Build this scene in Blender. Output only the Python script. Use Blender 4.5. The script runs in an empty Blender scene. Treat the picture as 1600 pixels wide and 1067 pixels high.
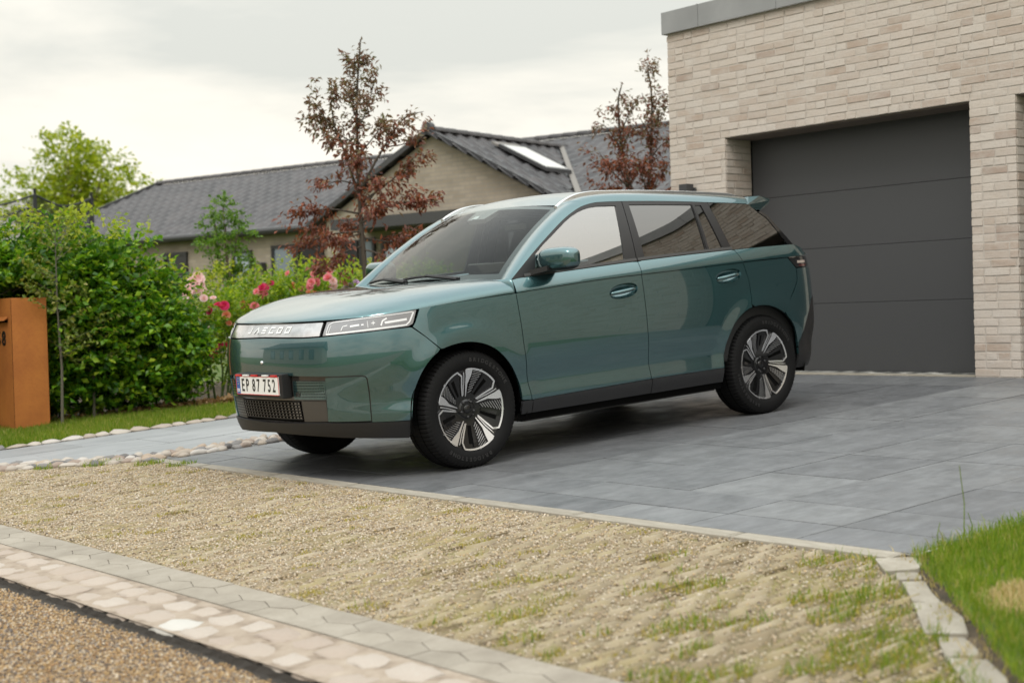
import bpy, bmesh, math, random
import numpy as np
from mathutils import Vector, Matrix
from mathutils.geometry import delaunay_2d_cdt
random.seed(7); np.random.seed(7); RNG = np.random.default_rng(7)
S = bpy.context.scene; COL = S.collection
R_ = math.radians
SL = 0.0590                                   # the drive climbs towards the garage (radians)
TS, CS, SN = math.tan(SL), math.cos(SL), math.sin(SL)
# ------------------------------------------------------------------ camera
cam = bpy.data.cameras.new('camera'); camo = bpy.data.objects.new('camera', cam); COL.objects.link(camo)
CAM = Vector((-5.2934, -7.7313, 0.8866))
def cam_axes(yaw, pitch, roll):
    f = Vector((math.cos(pitch)*math.cos(yaw), math.cos(pitch)*math.sin(yaw), math.sin(pitch)))
    r = f.cross(Vector((0, 0, 1))).normalized(); u = r.cross(f)
    return r*math.cos(roll)+u*math.sin(roll), -r*math.sin(roll)+u*math.cos(roll), f
CR, CU, CF = cam_axes(0.88476, -0.01699, -0.02826)
M = Matrix((CR, CU, -CF)).transposed().to_4x4(); M.translation = CAM
camo.matrix_world = M
cam.sensor_width = 36.0; cam.lens = 2287.57/1600*36; cam.clip_start = .05; cam.clip_end = 2000
cam.dof.use_dof = True; cam.dof.focus_distance = 8.6; cam.dof.aperture_fstop = 2.5
S.camera = camo
# ------------------------------------------------------------------ sky, sun, exposure
SUN_EL, SUN_AZ = R_(52), R_(-150)             # azimuth measured from +x towards +y
W = bpy.data.worlds.new('World'); S.world = W; W.use_nodes = True
nt = W.node_tree; nt.nodes.clear(); N = nt.nodes.new; L = nt.links.new
def nd(tree, typ, **kw):
    n = tree.nodes.new(typ)
    for k, v in kw.items():
        if k in ('inp',):
            for a, b in v.items(): n.inputs[a].default_value = b
        else: setattr(n, k, v)
    return n
out = N('ShaderNodeOutputWorld'); bg = N('ShaderNodeBackground'); bg.inputs['Strength'].default_value = .10
sky = N('ShaderNodeTexSky'); sky.sky_type = 'NISHITA'; sky.sun_disc = False
sky.sun_elevation = SUN_EL; sky.sun_rotation = R_(90)-SUN_AZ; sky.air_density = 1.2; sky.dust_density = 2.5
tc = N('ShaderNodeTexCoord'); sep = N('ShaderNodeSeparateXYZ'); L(tc.outputs['Generated'], sep.inputs[0])
def mth(op, a, b=None, c=None, tree=nt):
    n = tree.nodes.new('ShaderNodeMath'); n.operation = op
    for i, v in enumerate((a, b, c)):
        if v is None: continue
        if hasattr(v, 'links') or hasattr(v, 'is_linked'): tree.links.new(v, n.inputs[i])
        else: n.inputs[i].default_value = v
    return n.outputs[0]
zz = mth('ADD', mth('MAXIMUM', sep.outputs[2], 0.0), .10)
px_ = mth('DIVIDE', sep.outputs[0], zz); py_ = mth('DIVIDE', sep.outputs[1], zz)
cmb = N('ShaderNodeCombineXYZ'); L(px_, cmb.inputs[0]); L(py_, cmb.inputs[1])
n1 = nd(nt, 'ShaderNodeTexNoise', inp={'Scale': .55, 'Detail': 7.0, 'Roughness': .55, 'Distortion': .4}); L(cmb.outputs[0], n1.inputs['Vector'])
n2 = nd(nt, 'ShaderNodeTexNoise', inp={'Scale': .17, 'Detail': 3.0, 'Roughness': .5}); L(cmb.outputs[0], n2.inputs['Vector'])
dens = mth('ADD', mth('MULTIPLY', n1.outputs[0], .62), mth('MULTIPLY', n2.outputs[0], .38))
cr = N('ShaderNodeValToRGB'); L(dens, cr.inputs[0]); ce = cr.color_ramp.elements
ce[0].position = .41; ce[0].color = (6.2, 6.25, 5.75, 1)
ce[1].position = .585; ce[1].color = (9.7, 9.1, 7.95, 1)
e = ce.new(.50); e.color = (8.5, 8.15, 7.25, 1)
# an overcast vault is brighter overhead than at the horizon
gs = N('ShaderNodeMapRange'); gs.interpolation_type = 'SMOOTHSTEP'; L(sep.outputs[2], gs.inputs[0]); gs.inputs[1].default_value = .12; gs.inputs[2].default_value = .95; gs.inputs[3].default_value = 1.10; gs.inputs[4].default_value = 2.5; grad = gs.outputs[0]
vm = N('ShaderNodeVectorMath'); vm.operation = 'SCALE'; cool = N('ShaderNodeMapRange'); L(sep.outputs[2], cool.inputs[0]); cool.inputs[1].default_value = .32; cool.inputs[2].default_value = .7; tint = N('ShaderNodeMix'); tint.data_type = 'RGBA'; tint.blend_type = 'MULTIPLY'; L(cool.outputs[0], tint.inputs[0]); L(cr.outputs[0], tint.inputs[6]); tint.inputs[7].default_value = (.90, .97, 1.06, 1); L(tint.outputs[2], vm.inputs[0]); L(grad, vm.inputs['Scale'])
mix = N('ShaderNodeMix'); mix.data_type = 'RGBA'; mix.inputs[0].default_value = .93
L(sky.outputs[0], mix.inputs[6]); L(vm.outputs[0], mix.inputs[7])
L(mix.outputs[2], bg.inputs['Color']); L(bg.outputs[0], out.inputs[0])
sun = bpy.data.lights.new('sun', 'SUN'); sun.energy = 1.0; sun.angle = R_(20); sun.color = (1, .95, .87)
suno = bpy.data.objects.new('sun', sun); COL.objects.link(suno)
suno.rotation_euler = Vector((-math.cos(SUN_EL)*math.cos(SUN_AZ), -math.cos(SUN_EL)*math.sin(SUN_AZ), -math.sin(SUN_EL))).to_track_quat('-Z', 'Y').to_euler()
vs = S.view_settings; vs.view_transform = 'Standard'; vs.look = 'None'; vs.exposure = 0.22; vs.gamma = 1; vs.use_curve_mapping = False
S.cycles.max_bounces = 8; S.cycles.transparent_max_bounces = 16; S.cycles.caustics_reflective = False; S.cycles.caustics_refractive = False
# ------------------------------------------------------------------ object helpers
def tag(o, label=None, cat=None, group=None, kind=None):
    if label: o['label'] = label
    if cat: o['category'] = cat
    if group: o['group'] = group
    if kind: o['kind'] = kind
    return o
def link(o, parent=None):
    COL.objects.link(o)
    if parent is not None: o.parent = parent
    return o
def empty(name, loc=(0, 0, 0), rot=(0, 0, 0), label=None, cat=None, group=None, kind=None):
    o = bpy.data.objects.new(name, None); o.location = loc; o.rotation_euler = rot; o.empty_display_size = .1
    link(o); return tag(o, label, cat, group, kind)
def mesh(name, V, F, mat=None, smooth=False, normals=None):
    me = bpy.data.meshes.new(name); me.from_pydata([tuple(map(float, v)) for v in V], [], [tuple(map(int, f)) for f in F]); me.update()
    if mat: me.materials.append(mat)
    if smooth or normals is not None: me.polygons.foreach_set('use_smooth', [True]*len(me.polygons))
    if normals is not None: me.normals_split_custom_set_from_vertices([tuple(map(float, n)) for n in normals])
    return me
def fast_mesh(name, V, T, mat=None, smooth=False, mats=None, midx=None):
    """triangles or quads straight from numpy arrays"""
    V = np.asarray(V, np.float32); T = np.asarray(T, np.int32); k = T.shape[1]
    me = bpy.data.meshes.new(name); me.vertices.add(len(V)); me.vertices.foreach_set('co', V.ravel())
    me.loops.add(T.size); me.loops.foreach_set('vertex_index', T.ravel())
    me.polygons.add(len(T)); me.polygons.foreach_set('loop_start', np.arange(0, T.size, k, dtype=np.int32))
    me.polygons.foreach_set('loop_total', np.full(len(T), k, np.int32))
    if smooth: me.polygons.foreach_set('use_smooth', np.ones(len(T), bool))
    if mat: me.materials.append(mat)
    me.update(calc_edges=True); me.validate(); return me
def obj(name, me, parent=None, loc=None, rot=None, scale=None, label=None, cat=None, group=None, kind=None):
    o = bpy.data.objects.new(name, me)
    if loc is not None: o.location = loc
    if rot is not None: o.rotation_euler = rot
    if scale is not None: o.scale = scale
    link(o, parent); return tag(o, label, cat, group, kind)
class MB:
    """collects boxes, prisms, tubes and lathes into one mesh"""
    def __init__(s): s.V = []; s.F = []
    def add(s, V, F):
        n = len(s.V); s.V += [tuple(v) for v in V]; s.F += [tuple(i+n for i in f) for f in F]; return s
    def box(s, a, b, bev=0.0):
        x0, y0, z0 = [min(p, q) for p, q in zip(a, b)]; x1, y1, z1 = [max(p, q) for p, q in zip(a, b)]
        if bev <= 0:
            return s.add([(x0,y0,z0),(x1,y0,z0),(x1,y1,z0),(x0,y1,z0),(x0,y0,z1),(x1,y0,z1),(x1,y1,z1),(x0,y1,z1)],
                         [(0,3,2,1),(4,5,6,7),(0,1,5,4),(1,2,6,5),(2,3,7,6),(3,0,4,7)])
        bm = bmesh.new(); bmesh.ops.create_cube(bm, size=1)
        for v in bm.verts: v.co = Vector(((x0+x1)/2+v.co.x*(x1-x0), (y0+y1)/2+v.co.y*(y1-y0), (z0+z1)/2+v.co.z*(z1-z0)))
        bmesh.ops.bevel(bm, geom=bm.edges[:], offset=bev, segments=2, affect='EDGES', profile=.6)
        bm.verts.index_update(); s.add([v.co[:] for v in bm.verts], [[v.index for v in f.verts] for f in bm.faces]); bm.free(); return s
    def prism(s, pts, vec):
        """closed polygon pts (3D) pushed along vec"""
        n = len(pts); v = Vector(vec); P = [Vector(p) for p in pts]
        return s.add([p[:] for p in P]+[(p+v)[:] for p in P], [tuple(range(n))[::-1], tuple(range(n, 2*n))]+[(i, (i+1) % n, n+(i+1) % n, n+i) for i in range(n)])
    def tube(s, pts, rad, seg=8, caps=True, sx=1.0):
        pts = [Vector(p) for p in pts]; n = len(pts)
        if not hasattr(rad, '__len__'): rad = [rad]*n
        V = []; ref = None
        for i, p in enumerate(pts):
            t = (pts[min(i+1, n-1)]-pts[max(i-1, 0)]).normalized()
            if ref is None:
                ref = Vector((0, 0, 1)) if abs(t.z) < .9 else Vector((1, 0, 0))
            a = t.cross(ref).normalized(); b = a.cross(t).normalized(); ref = b
            for k in range(seg):
                w = 2*math.pi*k/seg; V.append((p+a*math.cos(w)*rad[i]*sx+b*math.sin(w)*rad[i])[:])
        F = [(i*seg+k, i*seg+(k+1) % seg, (i+1)*seg+(k+1) % seg, (i+1)*seg+k) for i in range(n-1) for k in range(seg)]
        if caps: F += [tuple(range(seg))[::-1], tuple(range((n-1)*seg, n*seg))]
        return s.add(V, F)
    def lathe(s, prof, seg=48, axis='y', a0=0.0, a1=None, closed=False):
        """prof: (radius, along) pairs about the y axis (or z)"""
        full = a1 is None; m = seg if full else seg+1; a1 = 2*math.pi if full else a1; V = []
        for i in range(m):
            w = a0+(a1-a0)*i/seg
            for r, h in prof:
                V.append((r*math.cos(w), h, r*math.sin(w)) if axis == 'y' else (r*math.cos(w), r*math.sin(w), h))
        n = len(prof); F = []
        for i in range(seg):
            j = (i+1) % m
            for k in range(n-1 if not closed else n):
                l = (k+1) % n; F.append((i*n+k, j*n+k, j*n+l, i*n+l))
        return s.add(V, F)
    def xf(s, Mx):
        s.V = [(Mx @ Vector(v))[:] for v in s.V]; return s
    def mesh(s, name, mat=None, smooth=False, angle=None):
        me = mesh(name, s.V, s.F, mat, smooth)
        bm = bmesh.new(); bm.from_mesh(me); bmesh.ops.recalc_face_normals(bm, faces=bm.faces[:]); bm.to_mesh(me); bm.free()
        if angle is not None:
            me.polygons.foreach_set('use_smooth', [True]*len(me.polygons)); me.set_sharp_from_angle(angle=R_(angle))
        return me
    def obj(s, name, mat=None, parent=None, smooth=False, angle=None, **kw):
        return obj(name, s.mesh(name, mat, smooth, angle), parent, **kw)
# ------------------------------------------------------------------ material helpers
MATS = {}
def prin(name, col=(.5, .5, .5), rough=.5, metal=0.0, **kw):
    m = bpy.data.materials.new(name); m.use_nodes = True; t = m.node_tree; b = t.nodes['Principled BSDF']
    b.inputs['Base Color'].default_value = (*col, 1); b.inputs['Roughness'].default_value = rough; b.inputs['Metallic'].default_value = metal
    for k, v in kw.items(): b.inputs[k.replace('_', ' ')].default_value = v
    m['p'] = 1; MATS[name] = m; return m
def bsdf(m): return m.node_tree.nodes['Principled BSDF']
def ramp(t, fac, stops, interp='LINEAR'):
    r = t.nodes.new('ShaderNodeValToRGB'); r.color_ramp.interpolation = interp; t.links.new(fac, r.inputs[0]); el = r.color_ramp.elements
    while len(el) < len(stops): el.new(.5)
    for e_, (p, c) in zip(el, stops): e_.position = p; e_.color = (*c, 1)
    return r.outputs[0]
def noise(t, scale, detail=4.0, rough=.55, vec=None, dist=0.0, kind='Object'):
    n = nd(t, 'ShaderNodeTexNoise', inp={'Scale': scale, 'Detail': detail, 'Roughness': rough, 'Distortion': dist})
    if vec is None:
        c = t.nodes.new('ShaderNodeTexCoord'); vec = c.outputs[kind]
    t.links.new(vec, n.inputs['Vector']); return n.outputs[0]
def world_pos(t, scale=(1, 1, 1)):
    g = t.nodes.new('ShaderNodeNewGeometry'); m = t.nodes.new('ShaderNodeVectorMath'); m.operation = 'MULTIPLY'
    t.links.new(g.outputs['Position'], m.inputs[0]); m.inputs[1].default_value = scale; return m.outputs[0]
def cmix(t, fac, a, b, mode='MIX'):
    m = t.nodes.new('ShaderNodeMix'); m.data_type = 'RGBA'; m.blend_type = mode
    for i, v in ((0, fac), (6, a), (7, b)):
        if isinstance(v, (int, float)): m.inputs[i].default_value = v
        elif isinstance(v, tuple): m.inputs[i].default_value = (*v, 1)
        else: t.links.new(v, m.inputs[i])
    return m.outputs[2]
def bump(m, h, strength=.3, dist=.01):
    t = m.node_tree; b = t.nodes.new('ShaderNodeBump'); b.inputs['Strength'].default_value = strength; b.inputs['Distance'].default_value = dist
    t.links.new(h, b.inputs['Height']); t.links.new(b.outputs[0], bsdf(m).inputs['Normal']); return b
def setcol(m, sock): m.node_tree.links.new(sock, bsdf(m).inputs['Base Color'])
def obj_random(t):
    return t.nodes.new('ShaderNodeObjectInfo').outputs['Random']
def isl_random(t):
    return t.nodes.new('ShaderNodeNewGeometry').outputs['Random Per Island']
def pick(t):
    """one random number per object and per loose piece"""
    return mth('FRACT', mth('ADD', mth('MULTIPLY', obj_random(t), 7.31, tree=t), isl_random(t), tree=t), tree=t)
def gz(x, y=0):                               # height of the ground as built by the drive, the beds and the road
    if x < -3.03: return -.218
    return max(-.20, min(.30, x*TS))
def inpoly(pts, poly):
    x, y = pts[:, 0], pts[:, 1]; r = np.zeros(len(pts), bool); j = len(poly)-1
    for i in range(len(poly)):
        xi, yi = poly[i]; xj, yj = poly[j]
        if yi != yj: r ^= ((yi > y) != (yj > y)) & (x < (xj-xi)*(y-yi)/(yj-yi)+xi)
        j = i
    return r
DARK = prin('dark_void', (.002, .002, .002), .9, Specular_IOR_Level=.1)
# ------------------------------------------------------------------ ground
SLATE = prin('slate_slab', (.2, .2, .21), .5); t = SLATE.node_tree
n_ = noise(t, 2.2, 6, .6, world_pos(t, (1.0, 2.2, 1))); n2_ = noise(t, 14, 5, .65, world_pos(t, (.6, 1.6, 1)))
c_ = ramp(t, n_, [(.28, (.116, .119, .124)), (.50, (.145, .148, .153)), (.72, (.175, .178, .183))])
c_ = cmix(t, ramp(t, n2_, [(.45, (0,)*3), (.72, (.45,)*3)]), c_, (.24, .25, .26))
c_ = cmix(t, .9, c_, ramp(t, obj_random(t), [(0, (.80, .80, .82)), (.25, (.95, .95, .97)), (.8, (1.05, 1.05, 1.06)), (1, (1.22, 1.22, 1.22))]), 'MULTIPLY'); setcol(SLATE, c_)
n3_ = noise(t, 5, 5, .6, world_pos(t)); t.links.new(ramp(t, n3_, [(.35, (.36,)*3), (.65, (.58,)*3)]), bsdf(SLATE).inputs['Roughness'])
bump(SLATE, noise(t, 38, 6, .65, world_pos(t, (.6, 1.3, 1))), .22, .006)
PATHM = prin('path_slab', (.34, .36, .39), .5); t = PATHM.node_tree
c_ = ramp(t, noise(t, 2, 6, .6, world_pos(t, (1, 2.5, 1))), [(.3, (.250, .258, .268)), (.7, (.335, .342, .352))]); setcol(PATHM, cmix(t, .8, c_, ramp(t, obj_random(t), [(0, (.85,)*3), (1, (1.08,)*3)]), 'MULTIPLY'))
bump(PATHM, noise(t, 30, 5, .6), .15, .005)
JOINT = prin('joint_sand', (.16, .155, .145), .9); t = JOINT.node_tree
setcol(JOINT, ramp(t, noise(t, 9, 4, .6), [(.40, (.06, .062, .06)), (.52, (.17, .17, .16)), (.64, (.42, .41, .38))]))
CONC = prin('kerb_concrete', (.40, .37, .32), .85); t = CONC.node_tree
c_ = ramp(t, noise(t, 6, 6, .65), [(.3, (.22, .195, .155)), (.5, (.315, .285, .235)), (.7, (.40, .37, .315))]); c_ = cmix(t, .8, c_, ramp(t, obj_random(t), [(0, (.86, .85, .84)), (1, (1.1, 1.1, 1.1))]), 'MULTIPLY')
c_ = cmix(t, ramp(t, noise(t, 90, 3, .6), [(.5, (0,)*3), (.72, (.6,)*3)]), c_, (.20, .18, .15)); setcol(CONC, c_); bump(CONC, noise(t, 120, 4, .6), .3, .004)
PAVM = prin('paver_concrete', (.38, .35, .30), .85); t = PAVM.node_tree
c_ = ramp(t, noise(t, 5, 6, .65, world_pos(t)), [(.3, (.24, .21, .17)), (.5, (.295, .262, .215)), (.7, (.35, .315, .265))]); c_ = cmix(t, .8, c_, ramp(t, obj_random(t), [(0, (.90,)*3), (1, (1.06,)*3)]), 'MULTIPLY')
c_ = cmix(t, ramp(t, noise(t, 120, 3, .6), [(.55, (0,)*3), (.75, (.6,)*3)]), c_, (.18, .15, .12)); setcol(PAVM, c_); bump(PAVM, noise(t, 140, 4, .6), .3, .003)
SETM = prin('granite_sett', (.5, .42, .38), .8); t = SETM.node_tree
c_ = ramp(t, obj_random(t), [(0, (.37, .315, .265)), (.2, (.435, .385, .33)), (.4, (.385, .33, .275)), (.6, (.41, .36, .305)), (.8, (.46, .42, .37)), (1, (.38, .325, .265))], 'CONSTANT')
c_ = cmix(t, ramp(t, noise(t, 26, 6, .7), [(.36, (0,)*3), (.62, (.45,)*3)]), c_, (.36, .25, .19)); c_ = cmix(t, ramp(t, noise(t, 120, 3, .6), [(.5, (0,)*3), (.7, (.5,)*3)]), c_, (.52, .46, .42)); setcol(SETM, c_); bump(SETM, noise(t, 40, 6, .65), .5, .008)
COBM = prin('cobblestone', (.4, .36, .33), .62); t = COBM.node_tree
c_ = ramp(t, obj_random(t), [(0, (.34, .29, .24)), (.16, (.25, .19, .155)), (.30, (.42, .38, .335)), (.44, (.15, .148, .15)), (.58, (.35, .27, .205)), (.70, (.38, .335, .29)), (.80, (.09, .09, .095)), (.90, (.33, .28, .24)), (.96, (.46, .43, .40))], 'CONSTANT')
setcol(COBM, cmix(t, ramp(t, noise(t, 30, 4, .6), [(.4, (0,)*3), (.7, (.4,)*3)]), c_, (.35, .28, .22))); bump(COBM, noise(t, 50, 4), .3, .004)
MORT = prin('cobble_mortar', (.13, .125, .12), .9)
GRAVB = prin('gravel_bed', (.30, .25, .19), .95); t = GRAVB.node_tree
vor = nd(t, 'ShaderNodeTexVoronoi', inp={'Scale': 85.0}); t.links.new(world_pos(t), vor.inputs['Vector'])
c_ = ramp(t, vor.outputs['Color'], [(.1, (.22, .165, .105)), (.4, (.34, .27, .18)), (.7, (.42, .35, .25)), (.95, (.15, .11, .075))])
mo = ramp(t, noise(t, 1.5, 6, .7, world_pos(t)), [(.52, (0,)*3), (.66, (.8,)*3)]); sxy = t.nodes.new('ShaderNodeSeparateXYZ'); t.links.new(world_pos(t), sxy.inputs[0]); gr_ = mth('MULTIPLY', mth('MINIMUM', mth('MAXIMUM', mth('MULTIPLY_ADD', sxy.outputs[1], -.33, -.75, tree=t), 0.0, tree=t), 1.0, tree=t), .8, tree=t); c_ = cmix(t, gr_, c_, (.13, .105, .045)); c_ = cmix(t, mo, c_, (.22, .20, .045)); setcol(GRAVB, c_); bump(GRAVB, vor.outputs['Distance'], .6, .01)
RIBM = prin('grid_concrete', (.45, .40, .34), .9); t = RIBM.node_tree
c_ = ramp(t, isl_random(t), [(0, (.26, .21, .135)), (.5, (.34, .285, .195)), (1, (.41, .35, .255))]); c_ = cmix(t, ramp(t, noise(t, 2.2, 5, .7, world_pos(t)), [(.46, (0,)*3), (.66, (.55,)*3)]), c_, (.30, .25, .085)); setcol(RIBM, c_); bump(RIBM, noise(t, 90, 4), .35, .004)
PEBM = prin('gravel_pebble', (.4, .33, .25), .8); t = PEBM.node_tree
setcol(PEBM, ramp(t, isl_random(t), [(0, (.45, .345, .225)), (.2, (.54, .465, .36)), (.4, (.41, .315, .215)), (.55, (.60, .535, .45)), (.68, (.34, .26, .185)), (.78, (.50, .42, .315)), (.88, (.52, .38, .20)), (.96, (.15, .12, .10))], 'CONSTANT'))
ROADM = prin('road_asphalt', (.2, .15, .1), .9); t = ROADM.node_tree
vor = nd(t, 'ShaderNodeTexVoronoi', inp={'Scale': 62.0}); t.links.new(world_pos(t), vor.inputs['Vector'])
setcol(ROADM, ramp(t, vor.outputs['Color'], [(.05, (.06, .05, .045)), (.35, (.22, .145, .075)), (.6, (.32, .22, .12)), (.85, (.17, .14, .12))])); bump(ROADM, vor.outputs['Distance'], .9, .012)
CHIPM = prin('road_chipping', (.3, .2, .1), .75); t = CHIPM.node_tree
setcol(CHIPM, ramp(t, isl_random(t), [(0, (.36, .23, .10)), (.2, (.44, .33, .21)), (.38, (.30, .18, .085)), (.52, (.50, .42, .32)), (.64, (.13, .11, .10)), (.78, (.42, .28, .13)), (.92, (.24, .20, .17))], 'CONSTANT'))
SOIL = prin('soil', (.075, .055, .038), .95); t = SOIL.node_tree
setcol(SOIL, ramp(t, noise(t, 8, 6, .65, world_pos(t)), [(.35, (.045, .035, .022)), (.6, (.10, .072, .045)), (.75, (.17, .12, .075))])); bump(SOIL, noise(t, 20, 6, .6, world_pos(t)), .8, .03)
LAWNM = prin('lawn_ground', (.07, .10, .02), .95); t = LAWNM.node_tree
setcol(LAWNM, ramp(t, noise(t, 3, 5, .65, world_pos(t)), [(.3, (.050, .085, .014)), (.55, (.085, .125, .022)), (.72, (.15, .145, .045))]))
GRASSM = prin('grass_blade', (.1, .2, .03), .5, Specular_IOR_Level=.3); t = GRASSM.node_tree
def leafify(m, stops, spread=None, trans=.45, island=True):
    """leaf colour with a share of light passing through"""
    t = m.node_tree; r = isl_random(t); c = ramp(t, r, stops)
    if spread: c = cmix(t, spread[0], c, ramp(t, noise(t, spread[1], 3, .6, world_pos(t)), spread[2]), 'MULTIPLY')
    setcol(m, c); b = bsdf(m); o = [n for n in t.nodes if n.type == 'OUTPUT_MATERIAL'][0]
    tr = t.nodes.new('ShaderNodeBsdfTranslucent'); t.links.new(cmix(t, 1.0, c, (1.25, 1.25, .7), 'MULTIPLY'), tr.inputs[0]); mx = t.nodes.new('ShaderNodeMixShader'); mx.inputs[0].default_value = trans
    t.links.new(b.outputs[0], mx.inputs[1]); t.links.new(tr.outputs[0], mx.inputs[2]); t.links.new(mx.outputs[0], o.inputs[0])
leafify(GRASSM, [(0, (.11, .20, .015)), (.4, (.165, .265, .020)), (.75, (.24, .31, .030)), (.93, (.36, .34, .09)), (1, (.46, .38, .17))], (.8, 1.6, [(.3, (.75, .8, .7)), (.7, (1.15, 1.1, 1.1))]), .4)
MOSSM = prin('moss_tuft', (.2, .2, .04), .8); leafify(MOSSM, [(0, (.20, .21, .025)), (.3, (.32, .29, .04)), (.6, (.41, .34, .07)), (.85, (.38, .27, .09)), (1, (.15, .19, .03))], None, .35)
def sheet(name, poly, mat, dz=0.0, kind='structure', parent=None, zf=gz):
    m = MB(); m.add([(x, y, zf(x, y)+dz) for x, y in poly], [tuple(range(len(poly)))]); o = m.obj(name, mat, parent); return tag(o, kind=kind)
# one sheet to the horizon: verge and field beyond the road, the slope, the level beyond the garage
m = MB(); xs = [-900, -9.3, -9.25, -3.06, -3.02, 5.0, 900]; zs = [-.22, -.22, -.33, -.33, -.235, 5*TS-.05, .25]; V = []; F = []
for x, z in zip(xs, zs): V += [(x, -900, z), (x, 900, z)]
for i in range(len(xs)-1): F.append((2*i, 2*i+2, 2*i+3, 2*i+1))
tag(m.add(V, F).obj('ground', LAWNM), kind='structure')
m = MB(); m.add([(-9.2, -400, -.24), (-3.03, -400, -.218), (-3.03, 400, -.218), (-9.2, 400, -.24)], [(0, 1, 2, 3)]); road = tag(m.obj('road', ROADM), kind='structure')
# driveway of slate slabs
drive = sheet('driveway', [(-.70, -4.46), (5.6, -4.46), (5.6, 1.70), (-.70, 1.70)], JOINT, -.0045, zf=lambda x, y: x*TS)
SLABV = []
for k in range(4):
    m = MB().box((-.5, -.5, -1), (.5, .5, 0)); bm = bmesh.new(); V = m.V; me = mesh('slab', m.V, m.F, SLATE); bm.from_mesh(me)
    bmesh.ops.bevel(bm, geom=[e_ for e_ in bm.edges if all(v.co.z > -.5 for v in e_.verts)], offset=.006, segments=1, affect='EDGES'); bm.to_mesh(me); bm.free(); SLABV.append(me)
ye = [1.70, 1.20, .58, -.04, -.66, -1.37, -2.04, -2.65, -3.26, -3.88, -4.44]; xe = [-.69, -.40, -.02, .60, 1.26, 1.90, 2.54, 3.15, 3.79, 4.40, 5.02]
rnd = random.Random(3)
def slabs(parent, xs, ys, mat_meshes, gap=.006, dz=.0, keep=None, jit=.0012):
    for j in range(len(ys)-1):
        y0, y1 = min(ys[j], ys[j+1]), max(ys[j], ys[j+1]); sh = rnd.uniform(-.015, .015)
        for i in range(len(xs)-1):
            x0, x1 = xs[i]+(sh if 0 < i else 0), xs[i+1]+(sh if i+1 < len(xs)-1 else 0); cx, cy = (x0+x1)/2, (y0+y1)/2
            if keep and not keep(cx, cy): continue
            obj('slab', rnd.choice(mat_meshes), parent, (cx*CS*1.0, cy, cx*TS+dz+rnd.uniform(-jit, jit)), (rnd.uniform(-.0015, .0015), -SL+rnd.uniform(-.0015, .0015), 0), ((x1-x0)/CS-gap, y1-y0-gap, .04))
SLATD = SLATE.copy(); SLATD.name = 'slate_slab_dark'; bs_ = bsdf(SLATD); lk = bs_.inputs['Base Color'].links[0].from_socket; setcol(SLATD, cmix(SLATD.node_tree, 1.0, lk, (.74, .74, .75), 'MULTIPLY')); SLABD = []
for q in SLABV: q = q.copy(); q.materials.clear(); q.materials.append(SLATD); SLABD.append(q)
slabs(drive, xe, ye[4:6][:1]+ye[5:], SLABV) if False else slabs(drive, xe, ye[5:], SLABV)
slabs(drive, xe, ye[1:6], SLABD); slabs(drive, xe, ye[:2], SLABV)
# kerb stones between the slabs and the grid paving
kerb = sheet('kerb', [(-.81, -4.40), (-.70, -4.46), (-.70, 1.75), (-.81, 1.85)], JOINT, -.014)
yy = -4.42
for k in range(7):
    l = [.80, .98, .92, 1.0, .86, .94, .74][k]; m = MB().box((-.5, -.5, -1), (.5, .5, 0)); bm = bmesh.new(); me = mesh('kerb_stone', m.V, m.F, CONC); bm.from_mesh(me); bmesh.ops.bevel(bm, geom=bm.edges[:], offset=.02, segments=2, affect='EDGES'); bm.to_mesh(me); bm.free()
    obj('kerb_stone', me, kerb, (-.752+rnd.uniform(-.003, .003), yy+l/2, -.752*TS+.003), (0, -SL, rnd.uniform(-.008, .008)), (.100, l-.008, .08)); yy += l
# grid paving with gravel, fanning out to the road
APR = [(-.805, -4.34), (-.805, 1.80), (-1.62, 2.62), (-2.47, 3.45), (-2.47, -6.15)]
apron = sheet('gravel_apron', APR, GRAVB, -.012)
def inside(poly, x, y):
    return inpoly(np.stack([x, y], 1), np.array(poly))
def scatter_stones(name, n, box, poly, s0, s1, mat, zf, parent, sink=.3, seed=1, dens=None):
    r = np.random.default_rng(seed); x = r.uniform(box[0], box[1], n); y = r.uniform(box[2], box[3], n); k = inside(poly, x, y)
    if dens is not None: k &= r.random(n) < dens(x, y)
    x, y = x[k], y[k]; n = len(x); s = r.uniform(s0, s1, n)**1.0; z = np.array([zf(a, b) for a, b in zip(x, y)])
    base = np.array([(1, 0, 0), (0, 1, 0), (-1, 0, 0), (0, -1, 0), (0, 0, 1), (0, 0, -1)], float); T = np.array([(0, 1, 4), (1, 2, 4), (2, 3, 4), (3, 0, 4), (1, 0, 5), (2, 1, 5), (3, 2, 5), (0, 3, 5)])
    a = r.uniform(0, 6.28, n); V = base[None]*(s[:, None]*r.uniform(.55, 1.1, (n, 3)).reshape(n, 3)*np.array([1, 1, .6]))[:, None, :]; V = V+r.normal(0, .18, V.shape)*s[:, None, None]
    ca, sa = np.cos(a)[:, None], np.sin(a)[:, None]; X = V[..., 0]*ca-V[..., 1]*sa; Y = V[..., 0]*sa+V[..., 1]*ca
    V = np.stack([X+x[:, None], Y+y[:, None], V[..., 2]+(z+s*.6*(1-2*sink))[:, None]], -1).reshape(-1, 3)
    T = (T[None]+6*np.arange(n)[:, None, None]).reshape(-1, 3)
    return obj(name, fast_mesh(name, V, T, mat, True), parent, kind='stuff')
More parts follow.
